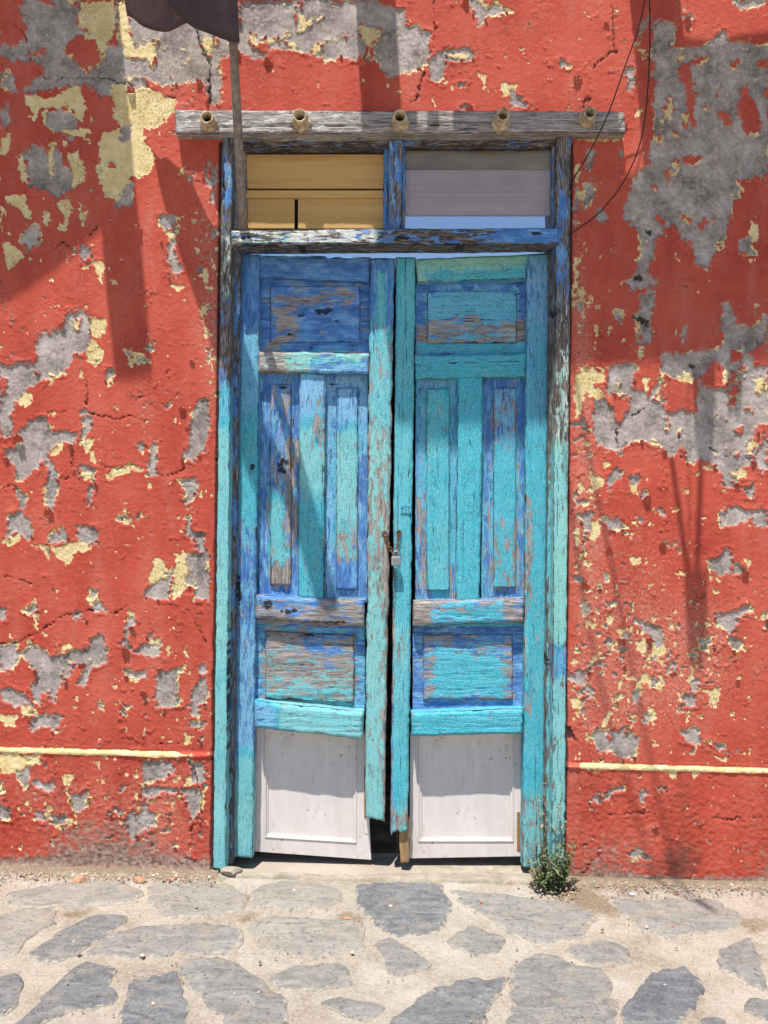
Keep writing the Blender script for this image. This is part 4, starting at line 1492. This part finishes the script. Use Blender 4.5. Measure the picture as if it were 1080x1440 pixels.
wood('mullion_bead', ((539, 200), (547, 200), (546, 323), (539, 323)), 0.04, 0.06, 'V', frame, FRAME, ch=1.5, fields=(.02, .8, .05))
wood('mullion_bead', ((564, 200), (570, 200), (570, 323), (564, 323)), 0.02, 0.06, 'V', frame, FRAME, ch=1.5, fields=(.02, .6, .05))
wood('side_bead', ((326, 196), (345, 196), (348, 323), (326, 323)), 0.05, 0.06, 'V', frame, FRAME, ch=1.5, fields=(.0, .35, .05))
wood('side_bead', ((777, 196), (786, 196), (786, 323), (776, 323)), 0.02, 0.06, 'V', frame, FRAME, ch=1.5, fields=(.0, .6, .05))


def slab(name, x0, y0, x1, y1, y, thick, mat, parent, label=None):
    a, c = P(x0, y0, y), P(x1, y1, y)
    o = MB().box(a[0], c[0], y, y + thick, c[2], a[2]).build(name, mat, parent)
    bev = o.modifiers.new('bevel', 'BEVEL')
    bev.width = 0.0015
    bev.segments = 1
    if label:
        o['label'] = label
    return o


slab('board', 340, 217, 541, 265, 0.060, 0.012, M['ply'], frame, 'upper yellow plywood board filling the left transom light')
slab('board_lip', 341, 267.5, 541, 278, 0.051, 0.02, M['ply'], frame)
slab('board', 340, 279, 414, 321, 0.060, 0.012, M['ply'], frame)
slab('board', 419, 279, 541, 321, 0.061, 0.012, M['ply'], frame)
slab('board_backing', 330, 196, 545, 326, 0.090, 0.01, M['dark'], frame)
slab('board', 566, 239, 781, 270, 0.055, 0.012, M['pinkboard'], frame, 'greyish pink board behind the right transom glass')
slab('board', 566, 270.25, 781, 303, 0.055, 0.012, M['pinkboard'], frame)
slab('board', 566, 190, 781, 238.5, 0.052, 0.012, M['dirtyboard'], frame, 'grimy brown board at the top of the right transom light')
slab('window_pane', 566, 197, 781, 322, 0.036, 0.004, M['glass'], frame, 'dusty glass of the right transom light')
backing = slab('gap_shade_sheet', 318, 376, 790, 1200, 0.235, 0.02, M['dark'], frame)  # dark sheet added behind the leaves to give the shade in their gaps

# ------------------------------------------------------------------ door leaves
left = thing('door_leaf', 'left blue and turquoise panelled door leaf with white board at the foot', 'door', (P(440, 1205, 0.1)[0], 0.1, gz(-.3) + .05), 'leaves of the double door')
right = thing('door_leaf', 'right turquoise panelled door leaf with white board at the foot', 'door', (P(655, 1212, 0.1)[0], 0.1, gz(.3) + .05), 'leaves of the double door')


def panel(x0, y0, x1, y1, field, grain, leaf, skew=0):
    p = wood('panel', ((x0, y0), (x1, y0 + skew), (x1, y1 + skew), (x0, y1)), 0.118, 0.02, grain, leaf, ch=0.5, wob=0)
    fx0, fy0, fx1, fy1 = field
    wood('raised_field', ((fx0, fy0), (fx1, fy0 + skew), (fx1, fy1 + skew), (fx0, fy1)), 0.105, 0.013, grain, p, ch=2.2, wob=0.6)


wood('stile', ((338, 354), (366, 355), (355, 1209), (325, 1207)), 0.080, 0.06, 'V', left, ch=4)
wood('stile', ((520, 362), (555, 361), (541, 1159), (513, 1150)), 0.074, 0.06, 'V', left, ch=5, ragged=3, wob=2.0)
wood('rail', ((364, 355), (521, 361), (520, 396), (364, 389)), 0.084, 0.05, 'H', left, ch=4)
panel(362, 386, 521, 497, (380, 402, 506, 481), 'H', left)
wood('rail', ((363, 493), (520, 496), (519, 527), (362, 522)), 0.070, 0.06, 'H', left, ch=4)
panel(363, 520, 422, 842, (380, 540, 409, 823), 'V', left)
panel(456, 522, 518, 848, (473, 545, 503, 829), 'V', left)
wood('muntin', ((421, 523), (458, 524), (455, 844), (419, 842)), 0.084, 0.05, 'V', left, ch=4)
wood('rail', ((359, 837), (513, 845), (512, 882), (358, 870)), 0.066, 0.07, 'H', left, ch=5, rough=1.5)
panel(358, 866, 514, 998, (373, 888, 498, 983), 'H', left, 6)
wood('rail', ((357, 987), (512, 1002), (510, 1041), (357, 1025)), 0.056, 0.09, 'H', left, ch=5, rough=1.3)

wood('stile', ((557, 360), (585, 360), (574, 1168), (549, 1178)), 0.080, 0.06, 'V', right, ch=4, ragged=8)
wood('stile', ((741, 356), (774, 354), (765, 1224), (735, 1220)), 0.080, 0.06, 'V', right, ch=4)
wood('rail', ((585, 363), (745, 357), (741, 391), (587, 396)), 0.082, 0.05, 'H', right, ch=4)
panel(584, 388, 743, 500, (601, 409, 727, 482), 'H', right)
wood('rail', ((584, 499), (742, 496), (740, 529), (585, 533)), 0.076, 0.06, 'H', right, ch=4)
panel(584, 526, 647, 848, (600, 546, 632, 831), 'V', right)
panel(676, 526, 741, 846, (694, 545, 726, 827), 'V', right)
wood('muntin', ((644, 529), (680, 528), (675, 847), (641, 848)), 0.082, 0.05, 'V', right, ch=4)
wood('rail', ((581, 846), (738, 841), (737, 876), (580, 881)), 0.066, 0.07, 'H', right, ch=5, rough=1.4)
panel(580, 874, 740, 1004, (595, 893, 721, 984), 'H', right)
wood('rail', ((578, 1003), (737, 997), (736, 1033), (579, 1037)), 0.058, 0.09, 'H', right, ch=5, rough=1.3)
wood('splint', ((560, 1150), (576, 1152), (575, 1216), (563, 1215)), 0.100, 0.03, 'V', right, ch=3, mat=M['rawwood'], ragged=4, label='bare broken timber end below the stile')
kp = slab('keyhole_plate', 563, 709, 578, 722, 0.0755, 0.006, M['woodV'], right)
for dx, dz, r in ((-.013, .002, .0042), (.001, .008, .0024), (.001, -.008, .002), (.014, .006, .0026)):
    x, y, z = P(570.5, 715.5, 0.0755)
    MB().tube([(x + dx, y - .0006, z + dz), (x + dx, y + .002, z + dz)], r, 10).build('screw_hole', M['hole'], kp)
for k_, val in (('ct', .8), ('cb', .6), ('tint', .55), ('mildew_and_shade', 0)):
    kp.data.attributes.new(k_, 'FLOAT', 'POINT').data.foreach_set('value', np.full(8, val, dtype=np.float32))


def white_board(q, inner, leaf):
    """cupboard door panel: flat rim, moulded slope, sunk centre"""
    y = 0.150
    x0, y0, x1, y1, sk = inner
    iq = [(x0, y0), (x1, y0), (x1, y1 + sk), (x0, y1)]

    def grow(pts, d, yy):
        return [P(a + (-d if k in (0, 3) else d), b_ + (-d if k in (0, 1) else d), yy) for k, (a, b_) in enumerate(pts)]
    outer = [P(a, b_, y) for a, b_ in q]
    hole = grow(iq, 3, y)
    back = [(x, yy + 0.018, z) for x, yy, z in outer]
    v = outer + hole + back
    f = [(i, 4 + i, 4 + (i + 1) % 4, (i + 1) % 4) for i in range(4)] + [(8 + i, i, (i + 1) % 4, 8 + (i + 1) % 4) for i in range(4)] + [(8, 9, 10, 11)]
    o = mesh('white_board', v, f, M['white'], leaf)
    rings = [hole, grow(iq, 2.2, y - 0.004), grow(iq, 0.8, y - 0.003), grow(iq, 0.2, y + 0.004), grow(iq, -2.0, y + 0.005), grow(iq, -3.0, y + 0.011)]
    v = [p for r in rings for p in r]
    f = [(4 * j + i, 4 * j + 4 + i, 4 * j + 4 + (i + 1) % 4, 4 * j + (i + 1) % 4) for j in range(len(rings) - 1) for i in range(4)]
    mesh('moulding', v, f, M['white'], o)
    mesh('sunk_centre', rings[-1], [(0, 3, 2, 1)], M['white'], o)
    return o


white_board(((361, 1016), (513, 1026), (522, 1209), (355, 1197)), (375, 1026, 499, 1175, 8), left)
white_board(((577, 1030), (733, 1028), (735, 1204), (576, 1207)), (591, 1034, 720, 1181, 0), right)
slab('worn_edge', 727, 1142, 733, 1197, 0.1475, 0.004, M['brownply'], right)
slab('worn_edge', 512, 1078, 518, 1150, 0.146, 0.006, M['brownply'], left)

# ------------------------------------------------------------------ lintel beam with pipe stubs
beam = thing('lintel_beam', 'bleached grey timber beam with five cream pipe stubs above the door', 'beam', P(562, 175, -0.03))
wood('timber', ((246, 154), (879, 157), (879, 186), (246, 188)), -0.052, 0.066, 'H', beam, ch=1.6, rough=1.3, mat=M['beam'], table=[(200, 100, 900, 230, 1, .36, 0, 1.5), (500, 140, 890, 210, 30, .04, 0, 1.4)], wob=1.5)  # bleached coat, thinned on the right to paint in the shade there
rp_ = random.Random(41)
for px in (294, 424, 563, 703, 825):
    y0, y1 = -0.050, -0.104 - rp_.uniform(0, .010)
    ps_ = rp_.uniform(.82, .94)
    tx_, tz_ = rp_.uniform(-.10, .10), rp_.uniform(-.12, .06)
    cx, _, cz = P(px, 174 if px < 800 else 169, y0)
    st_ = MB()

    def ring_tube(prof, n, cx=cx, cz=cz):
        v = [(cx + tx_ * (y - y0) + ps_ * r * math.cos(2 * math.pi * k / n), y, cz + tz_ * (y - y0) + ps_ * r * math.sin(2 * math.pi * k / n)) for y, r in prof for k in range(n)]
        f = [(j * n + (k + 1) % n, j * n + k, (j + 1) * n + k, (j + 1) * n + (k + 1) % n) for j in range(len(prof) - 1) for k in range(n)]
        return v, f
    st_.add(*ring_tube([(y0 - .012, .0345), (y1 + .006, .0305), (y1, .0285), (y1 + .001, .0225), (y0 - .01, .0205), (y0, .0205)], 28))
    pipe = st_.build('pipe_stub', M['clay'], beam, True)
    MB().add(*ring_tube([(y0 + .012, .043), (y0 - .014, .043), (y0 - .020, .038), (y0 - .020, .03)], 8)).build('collar', M['clay'], pipe)
    v, f = ring_tube([(y0 - .006, .0215), (y0 - .005, .001)], 20)
    MB().add(v, f).build('bore', M['hole'], pipe)

# ------------------------------------------------------------------ door sill, rubble
def rock(name, c, sx, sy, sz, mat, label, cat, seed, rz=0.0, group=None):
    import bmesh
    bm = bmesh.new()
    bmesh.ops.create_icosphere(bm, subdivisions=2, radius=1.0)
    rs = random.Random(seed)
    planes = [Vector((rs.uniform(-1, 1), rs.uniform(-1, 1), rs.uniform(-1, 1))).normalized() for _ in range(9)]
    for v in bm.verts:
        p = v.co.copy()
        for n in planes:
            d = p.dot(n) - 0.62
            if d > 0:
                p -= n * d
        p = Vector((p.x * sx, p.y * sy, p.z * sz))
        v.co = (p.x * math.cos(rz) - p.y * math.sin(rz), p.x * math.sin(rz) + p.y * math.cos(rz), p.z + sz * 0.45)
    me = bpy.data.meshes.new(name)
    bm.to_mesh(me)
    bm.free()
    me.materials.append(mat)
    o = bpy.data.objects.new(name, me)
    o.location = c
    COL.objects.link(o)
    return tag(o, label, cat, group)


def sill():
    n, m = 260, 90
    xs = np.linspace(P(306, 0, 0)[0], P(752, 0, 0)[0], n)
    X, T = np.meshgrid(xs, np.linspace(0, 1, m))
    edge = -0.052 - 0.05 * (fbm(X * 7, X * 0, 4, 3) - 0.5)
    Y = 0.30 + (edge - 0.30) * T
    brk = sst(0.93, 1.0, T + 0.05 * (cell(X * 30, T * 14, 5) - 0.5))
    Z = 0.004 + (gz(X) - 0.004 + 0.008) * sst(0.55, 0.95, T) + 0.005 * (fbm(X * 12, Y * 12, 4, 2) - 0.5) + 0.003 * (fbm(X * 70, Y * 70, 3, 4) - 0.5)
    Z = Z - 0.05 * brk
    # a broken line running along the front
    cy = -0.012 + 0.05 * (fbm(X * 8, X * 0 + 1.5, 4, 7) - 0.5)
    cr = np.exp(-((Y - cy) / 0.0045) ** 2) * sst(-0.50, -0.42, X) * (1 - sst(-0.10, 0.02, X))
    Z = Z - 0.02 * cr
    o = mesh('door_sill', np.stack([X, Y, Z], -1).reshape(-1, 3), grid_faces(m, n), M['concrete'], None, True)
    tag(o, 'low cracked concrete sill under the double door', 'door sill')


sill()
q = G(325, 1233)
rock('stone_chunk', (q[0], q[1] + .02, q[2] + .004), .055, .04, .022, M['concrete'], 'broken pale concrete chunk lying at the foot of the left door post', 'stone', 4, 0.3)
q = G(111, 1243)
rock('brick_fragment', q, .034, .024, .020, M['brick'], 'larger broken brick piece on the pavement nearer the left edge', 'brick', 8, 0.2, 'brick fragments by the left wall')
q = G(196, 1241)
rock('brick_fragment', q, .029, .022, .018, M['brick'], 'smaller broken brick piece on the pavement nearer the door', 'brick', 15, -0.4, 'brick fragments by the left wall')
q = G(889, 1259)
rock('plaster_fragment', q, .016, .012, .008, M['white'], 'small white plaster fragment on the ground below the right wall', 'plaster', 21)
q = G(488, 1292)
rock('pebble', q, .020, .011, .006, M['brick'], 'flat brown pebble on the mortar below the door', 'stone', 23)
q = G(768, 1375)
rock('pebble', q, .012, .009, .006, M['rubble'], 'small tan pebble lying on a large slate flagstone', 'stone', 29)


def grit():
    rs = np.random.RandomState(9)
    sv, sf = [], []
    base = np.array([[1, 0, 0], [-1, 0, 0], [0, 1, 0], [0, -1, 0], [0, 0, 1], [0, 0, -1]], float)
    fc = [(0, 2, 4), (2, 1, 4), (1, 3, 4), (3, 0, 4), (2, 0, 5), (1, 2, 5), (3, 1, 5), (0, 3, 5)]
    for k in range(2600):
        side = rs.rand()
        if side < .42:
            x = rs.uniform(-1.7, -0.66)
        elif side < .85:
            x = rs.uniform(0.62, 1.7)
        else:
            x = rs.uniform(-1.6, 1.6)
        y = -0.03 - abs(rs.normal(0, 0.045)) if side < .85 else -abs(rs.uniform(.1, .9))
        s = rs.uniform(.0015, .0045) if rs.rand() < .93 else rs.uniform(.005, .009)
        v = base * s * rs.uniform(.6, 1.3, (6, 3)) + np.array([x, y, gz(x) + 0.008 + s * .3])
        b0 = len(sv)
        sv += list(v)
        sf += [tuple(i + b0 for i in t) for t in fc]
    o = mesh('gravel', sv, sf, [M['rubble'], M['flakered'], M['flakeback']])
    mi = np.repeat(rs.choice([0, 1, 2], size=len(sf) // 8, p=[.80, .045, .155]), 8)
    o.data.polygons.foreach_set('material_index', mi.astype(np.int32))
    tag(o, 'fine grit and paint crumbs along the foot of the wall', kind='stuff')


grit()

# ------------------------------------------------------------------ padlock and chain
def torus_link(mb, c, a, n, L, w, r):
    """stadium link of length L, width w round centre c, long axis a, flat normal n"""
    a = Vector(a).normalized()
    n = Vector(n).normalized()
    s = a.cross(n).normalized()
    c = Vector(c)
    pts = []
    for k in range(14):
        q = 2 * math.pi * k / 14
        e = (L / 2 - w / 2) * (1 if math.cos(q) > 0 else -1)
        pts.append(c + a * (math.cos(q) * w / 2 + e) + s * math.sin(q) * w / 2)
    m = len(pts)
    for i in range(m):
        mb.tube([pts[i], pts[(i + 1) % m]], r, 6, caps=False)


lock = thing('padlock', 'small steel padlock hanging on a chain where the door leaves meet', 'padlock', P(557, 797, 0.06))
x, y, z = P(557, 789, 0.048)
o = MB().box(x - .0195, x + .0195, y - .008, y + .008, z - .0185, z + .0185).build('lock_body', M['steel'], lock)
bv = o.modifiers.new('bevel', 'BEVEL')
bv.width = .004
bv.segments = 3
pts = [(x - .012, y, z + .015), (x - .012, y, z + .028)] + [(x - .012 * math.cos(q), y, z + .028 + .012 * math.sin(q)) for q in np.linspace(0.3, 2.84, 7)] + [(x + .012, y, z + .028), (x + .012, y, z + .015)]
MB().tube(pts, .0032, 8).build('shackle', M['steel'], lock, True)


def chain(name, path, label, lw=.012, ll=.02):
    root = thing(name, label, 'chain', path[-1])
    pts = [Vector(p) for p in path]
    k = 0
    for a, b_ in zip(pts[:-1], pts[1:]):
        d = (b_ - a).length
        n = max(1, int(round(d / (ll * .72))))
        for i in range(n):
            c = a + (b_ - a) * (i + .5) / n
            mb = MB()
            ax = (b_ - a).normalized()
            nn = Vector((0.3, 1, 0.1)) if k % 2 == 0 else Vector((1, -0.3, 0.2))
            nn = nn - ax * nn.dot(ax)
            torus_link(mb, c, ax, nn, ll, lw, .0021)
            mb.build('link', M['rust'], root, True)
            k += 1
    return root


chain('chain', [P(541, 752, .068), P(548, 770, .060), P(555, 783, .046)], 'short rusty chain from the hole in the left leaf to the padlock')
chain('chain', [P(561, 751, .070), P(559, 766, .060), P(556, 781, .046)], 'short rusty chain from the hole in the right leaf to the padlock')
chain('chain', [P(555, 800, .082), P(556, 845, .084), P(555, 884, .09)], 'loose dark chain end hanging in the gap below the padlock')
mb = MB()
for cx, cy, rr in ((541, 751, .012), (561, 750, .012)):
    x, y, z = P(cx, cy, .0775)
    v, f = [], []
    for j, (yy, r) in enumerate(((-.004, rr), (-.007, rr * .8), (-.004, rr * .55), (.004, rr * .5))):
        v += [(x + r * math.cos(2 * math.pi * k / 14), y + yy, z + r * 1.2 * math.sin(2 * math.pi * k / 14)) for k in range(14)]
    f = [(j * 14 + (k + 1) % 14, j * 14 + k, (j + 1) * 14 + k, (j + 1) * 14 + (k + 1) % 14) for j in range(3) for k in range(14)]
    MB().add(v, f).build('chain_eyelet', M['rust'], left if cx < 550 else right, True)

# ------------------------------------------------------------------ flag on its pole
def catmull(pts, n=8):
    P_ = [Vector(p) for p in pts]
    P_ = [P_[0] * 2 - P_[1]] + P_ + [P_[-1] * 2 - P_[-2]]
    out = []
    for i in range(1, len(P_) - 2):
        for k in range(n):
            t = k / n
            a, b_, c, d = P_[i - 1], P_[i], P_[i + 1], P_[i + 2]
            out.append(0.5 * ((2 * b_) + (-a + c) * t + (2 * a - 5 * b_ + 4 * c - d) * t * t + (-a + 3 * b_ - 3 * c + d) * t ** 3))
    out.append(P_[-2])
    return out


pb = Vector(P(342, 321, -0.030))
pt = Vector(P(328, 58, -0.41))
flag = thing('flag', 'dark purple grey flag on a wooden pole leaning out above the left transom', 'flag', pb)
top = pb + (pt - pb) * 2.0
n = 14
mb = MB()
mb.tube([pb + (top - pb) * (i / n) for i in range(n + 1)], [0.0185 - 0.004 * min(1, i / 8) for i in range(n + 1)], 10)
mb.build('pole', M['pole'], flag, True)


def cloth():
    nu, nv = 90, 44
    ax = pt - pb
    ctrl = [(333, 59, -.43), (318, 55, -.44), (300, 49, -.40), (284, 43, -.335), (272, 37, -.30), (262, 36, -.24), (246, 41, -.215), (232, 42, -.19), (212, 40, -.17), (196, 37, -.15), (186, 30, -.15), (178, 24, -.15)]
    edge = catmull([P(a, b_, c) for a, b_, c in ctrl], 10)
    V = []
    for j in range(nv):
        s = j / (nv - 1)
        for i in range(nu):
            u = i / (nu - 1)
            t = u * (len(edge) - 1)
            k = min(int(t), len(edge) - 2)
            p = edge[k].lerp(edge[k + 1], t - k)
            q = p + ax * (s * (0.92 + 0.85 * u))
            q.y += 0.045 * math.sin(12 * u + 2.6 * s) * min(1, 4 * u) * (0.3 + s) - 0.035 * math.exp(-((u - 0.28 - 0.22 * s) / 0.07) ** 2)
            q.x += 0.012 * math.sin(8 * s + 9 * u) * u
            V.append(tuple(q))
    o = mesh('cloth', V, grid_faces(nv, nu), M['flag'], flag, True)
    so = o.modifiers.new('solid', 'SOLIDIFY')
    so.thickness = 0.0015
    MB().tube([pb + ax * (1.0 + 0.92 * k / 10) for k in range(11)], [0.0215] * 11, 10).build('sleeve', M['flag'], flag, True)
    # a second layer folded over the half next to the pole
    fe = catmull([P(a, b_, c) for a, b_, c in [(336, 60, -.455), (318, 57, -.47), (300, 51, -.46), (284, 44, -.43), (270, 36, -.40), (256, 24, -.37), (243, 12, -.34), (230, 0, -.32)]], 8)
    nf = len(fe)
    V = []
    for j in range(16):
        s = j / 15
        for i, p in enumerate(fe):
            u = i / (nf - 1)
            q = p + ax * (s * 0.88)
            q.y -= 0.02 * math.sin(7 * u + 2 * s) * u
            q.x += 0.10 * s * u
            V.append(tuple(q))
    o = mesh('fold', V, grid_faces(16, nf), M['flag'], flag, True)
    o.modifiers.new('solid', 'SOLIDIFY').thickness = 0.0015


cloth()

# ------------------------------------------------------------------ cables
def over(px, py, z):
    """the point at height z whose shadow falls on facade pixel px, py"""
    xw, _, zw = P(px, py, 0)
    return (xw - SX * (z - zw), -SY * (z - zw), z)


c1 = [P(800, 268, -.020), P(806, 252, -.028), P(830, 212, -.045), P(856, 158, -.085), P(880, 90, -.11), P(896, 45, -.14), P(908, -5, -.17), P(915, -60, -.22)]
c2 = [P(800, 330, -.018), P(812, 322, -.022), P(845, 297, -.03), P(880, 250, -.045), P(903, 190, -.06), P(912, 110, -.09), P(914, 40, -.12), P(913, -10, -.15), P(911, -70, -.2)]
for pts, lab in ((c1, 'thin black cable crossing in front of the right end of the timber beam'), (c2, 'thin black cable bowing out over the red wall past the beam')):
    o = MB().tube(catmull(pts + [over(880, 300, 4.3)]), .0026, 6).build('cable', M['cable'], None, True, loc=pts[0])
    tag(o, lab, 'cable', 'cables hanging from above')

# ------------------------------------------------------------------ weed at the right post
def weed():
    rs = random.Random(12)
    base = Vector(G(768, 1243))
    base.y = -0.082
    base.z = gz(base.x) + .004
    root = thing('weed', 'dusty green weed growing at the foot of the right door post', 'plant', base)
    stems = []
    mb = MB()
    specs = [(-.012, .03, .38), (-.03, .03, .34), (.0, .03, .31), (.05, .03, .31), (.07, .02, .25)] + [(max(-.11, min(.11, rs.gauss(0, .05))), rs.uniform(-.08, .02), rs.uniform(.04, .19)) for _ in range(58)]
    leaves = []
    for dx, dy, hh in specs:
        p0 = base + Vector((dx * .35, dy * .3, -.005))
        p3 = base + Vector((dx, dy, hh))
        pts = [p0.lerp(p3, t) + Vector((rs.uniform(-.006, .006), rs.uniform(-.006, .006), 0)) for t in (0, .3, .6, 1)]
        mb.tube(pts, [.0030, .0026, .0021, .0014] if hh > .2 else [.0022, .0019, .0015, .0009], 5)
        nl = 30 if hh > .2 else 13
        for k in range(nl):
            t = (rs.uniform(.1, 1.0) if hh < .2 else rs.uniform(.0, 1.0) ** 1.3)
            p = p0.lerp(p3, t)
            leaves.append((p, rs.uniform(0, 6.28), rs.uniform(-.5, .9), rs.uniform(.008, .024) * (1.0 if hh < .2 else .8)))
    mb.build('stems', M['stem'], root, True)

    def leafmesh(name, lst, mat):
        sv, sf = [], []
        for p, az, el, L in lst:
            d = Vector((math.cos(az) * math.cos(el), math.sin(az) * math.cos(el), math.sin(el)))
            s = d.cross(Vector((0, 0, 1)))
            s = s.normalized() if s.length > .01 else Vector((1, 0, 0))
            nn = s.cross(d)
            w = L * rs.uniform(.22, .36)
            out = [(0, 0), (.25, .7), (.4, .45), (.55, 1), (.72, .5), (.85, .6), (1, 0)]
            b0 = len(sv)
            for t, q in out:
                sv.append(p + d * (L * t) + nn * (-.25 * L * t * t))
                sv.append(p + d * (L * t) + s * (w * q) + nn * (.12 * L * q - .25 * L * t * t))
                sv.append(p + d * (L * t) - s * (w * q) + nn * (.12 * L * q - .25 * L * t * t))
            for i in range(len(out) - 1):
                a, c = b0 + 3 * i, b0 + 3 * i + 3
                sf += [(a, a + 1, c + 1, c), (a, c, c + 2, a + 2)]
        o = mesh(name, [tuple(v) for v in sv], sf, mat, root)
        o['kind'] = 'stuff'
    leafmesh('leaves', leaves, M['leaf'])
    dry = []
    for k in range(46):
        a = rs.uniform(0, 6.28)
        dry.append((base + Vector((rs.uniform(-.13, .10), rs.uniform(-.10, .0), rs.uniform(.0, .03))), a, rs.uniform(-.3, .5), rs.uniform(.008, .018)))
    for dx, dy, hh in specs[:5]:
        for k in range(16):
            p = base + Vector((dx, dy, hh)) * rs.uniform(.6, 1.05) + Vector((rs.uniform(-.018, .018), rs.uniform(-.01, .01), 0))
            dry.append((p, rs.uniform(0, 6.28), rs.uniform(.2, 1.2), rs.uniform(.010, .020)))
    leafmesh('dry_leaves', dry, M['dry'])


weed()

# ------------------------------------------------------------------ unseen boards above the door, added and shaped to cast the wall shadows
ZC = 4.4
shadow_boards = thing('shadow_boards', 'unseen boards added above the door, shaped to cast the shadows on the wall', 'shadow_boards', (0, -0.4, ZC))


def board(poly, z=ZC, name='shadow_board', th=.02):
    pts = [over(a, b_, z) for a, b_ in poly]
    n = len(pts)
    v = pts + [(x, y, zz + th) for x, y, zz in pts]
    f = [tuple(range(n))[::-1], tuple(range(n, 2 * n))] + [(i, (i + 1) % n, n + (i + 1) % n, n + i) for i in range(n)]
    return mesh(name, v, f, M['pole'], shadow_boards)


board([(-420, -60), (150, -60), (165, 0), (180, 150), (192, 285), (143, 325), (70, 388), (0, 432), (-420, 520)])
board([(143, 325), (192, 285), (203, 400), (214, 528), (163, 536), (150, 420)], ZC + .021)
board([(497, -60), (552, -60), (560, 80), (567, 203), (592, 203), (592, 250), (605, 250), (606, 203), (622, 203), (622, 252), (641, 252), (642, 203), (868, 203), (872, 252), (905, 250), (905, 516), (830, 512), (700, 512), (550, 515), (535, 400), (515, 240), (505, 100)])
board([(880, -60), (947, -60), (956, 0), (962, 62), (1000, 66), (1080, 55), (1480, 60), (1480, 520), (1080, 505), (1000, 515), (905, 512), (905, 230), (893, 85)], ZC + .021)
shadow_patches = (([(972, 490), (1006, 490), (1005, 600), (1001, 650), (986, 660), (977, 610)], 3.5), ([(1020, 490), (1046, 490), (1043, 578), (1024, 580)], 3.5),
        ([(962, 800), (994, 806), (996, 890), (986, 945), (970, 940), (964, 870)], 3.35))
for poly, zz in shadow_patches:
    board(poly, zz, 'shadow_patch', .004)  # unseen flat pieces shaped to cast the small dark blobs
    a, b_ = poly[0]
    MB().tube([over(a + 8, b_ + 2, zz), tuple(Vector(over(a + 8, b_ + 2, zz)) + Vector((0, 0.02, ZC - zz + .02)))], .003, 5).build('caster_string', M['cable'], shadow_boards)
for a, b_ in (((944, 640), (966, 802)), ((986, 652), (980, 808))):  # unseen sticks added for the narrow streaks of shadow
    MB().tube([over(*a, 3.5), over(*b_, 3.4)], .011, 6).build('shadow_lath', M['pole'], shadow_boards)
for pxs in (-300, 50, 487, 877, 1250):
    xx = (pxs - 540) / 350.0
    MB().box(xx - .02, xx + .02, -0.50, 0.0, ZC + .068, ZC + .105).build('caster_bracket', M['pole'], shadow_boards)
for k, (a, b_) in enumerate((((812, 545), (898, 985)), ((790, 600), (850, 985)))):  # unseen cables laid out from the slanting shadow lines they cast
    p, q = over(*a, 4.25), over(*b_, 4.35)
    o = MB().tube(catmull([over(790, 300, 4.35), p, q, over(1000, 1500, 4.6)]), .0075, 6).build('shadow_cable', M['cable'], None, True, loc=p)
    tag(o, ('nearer', 'farther')[k] + ' of two unseen cables, placed to cast thin shadow lines on the wall', 'cable', 'unseen shadow cables')
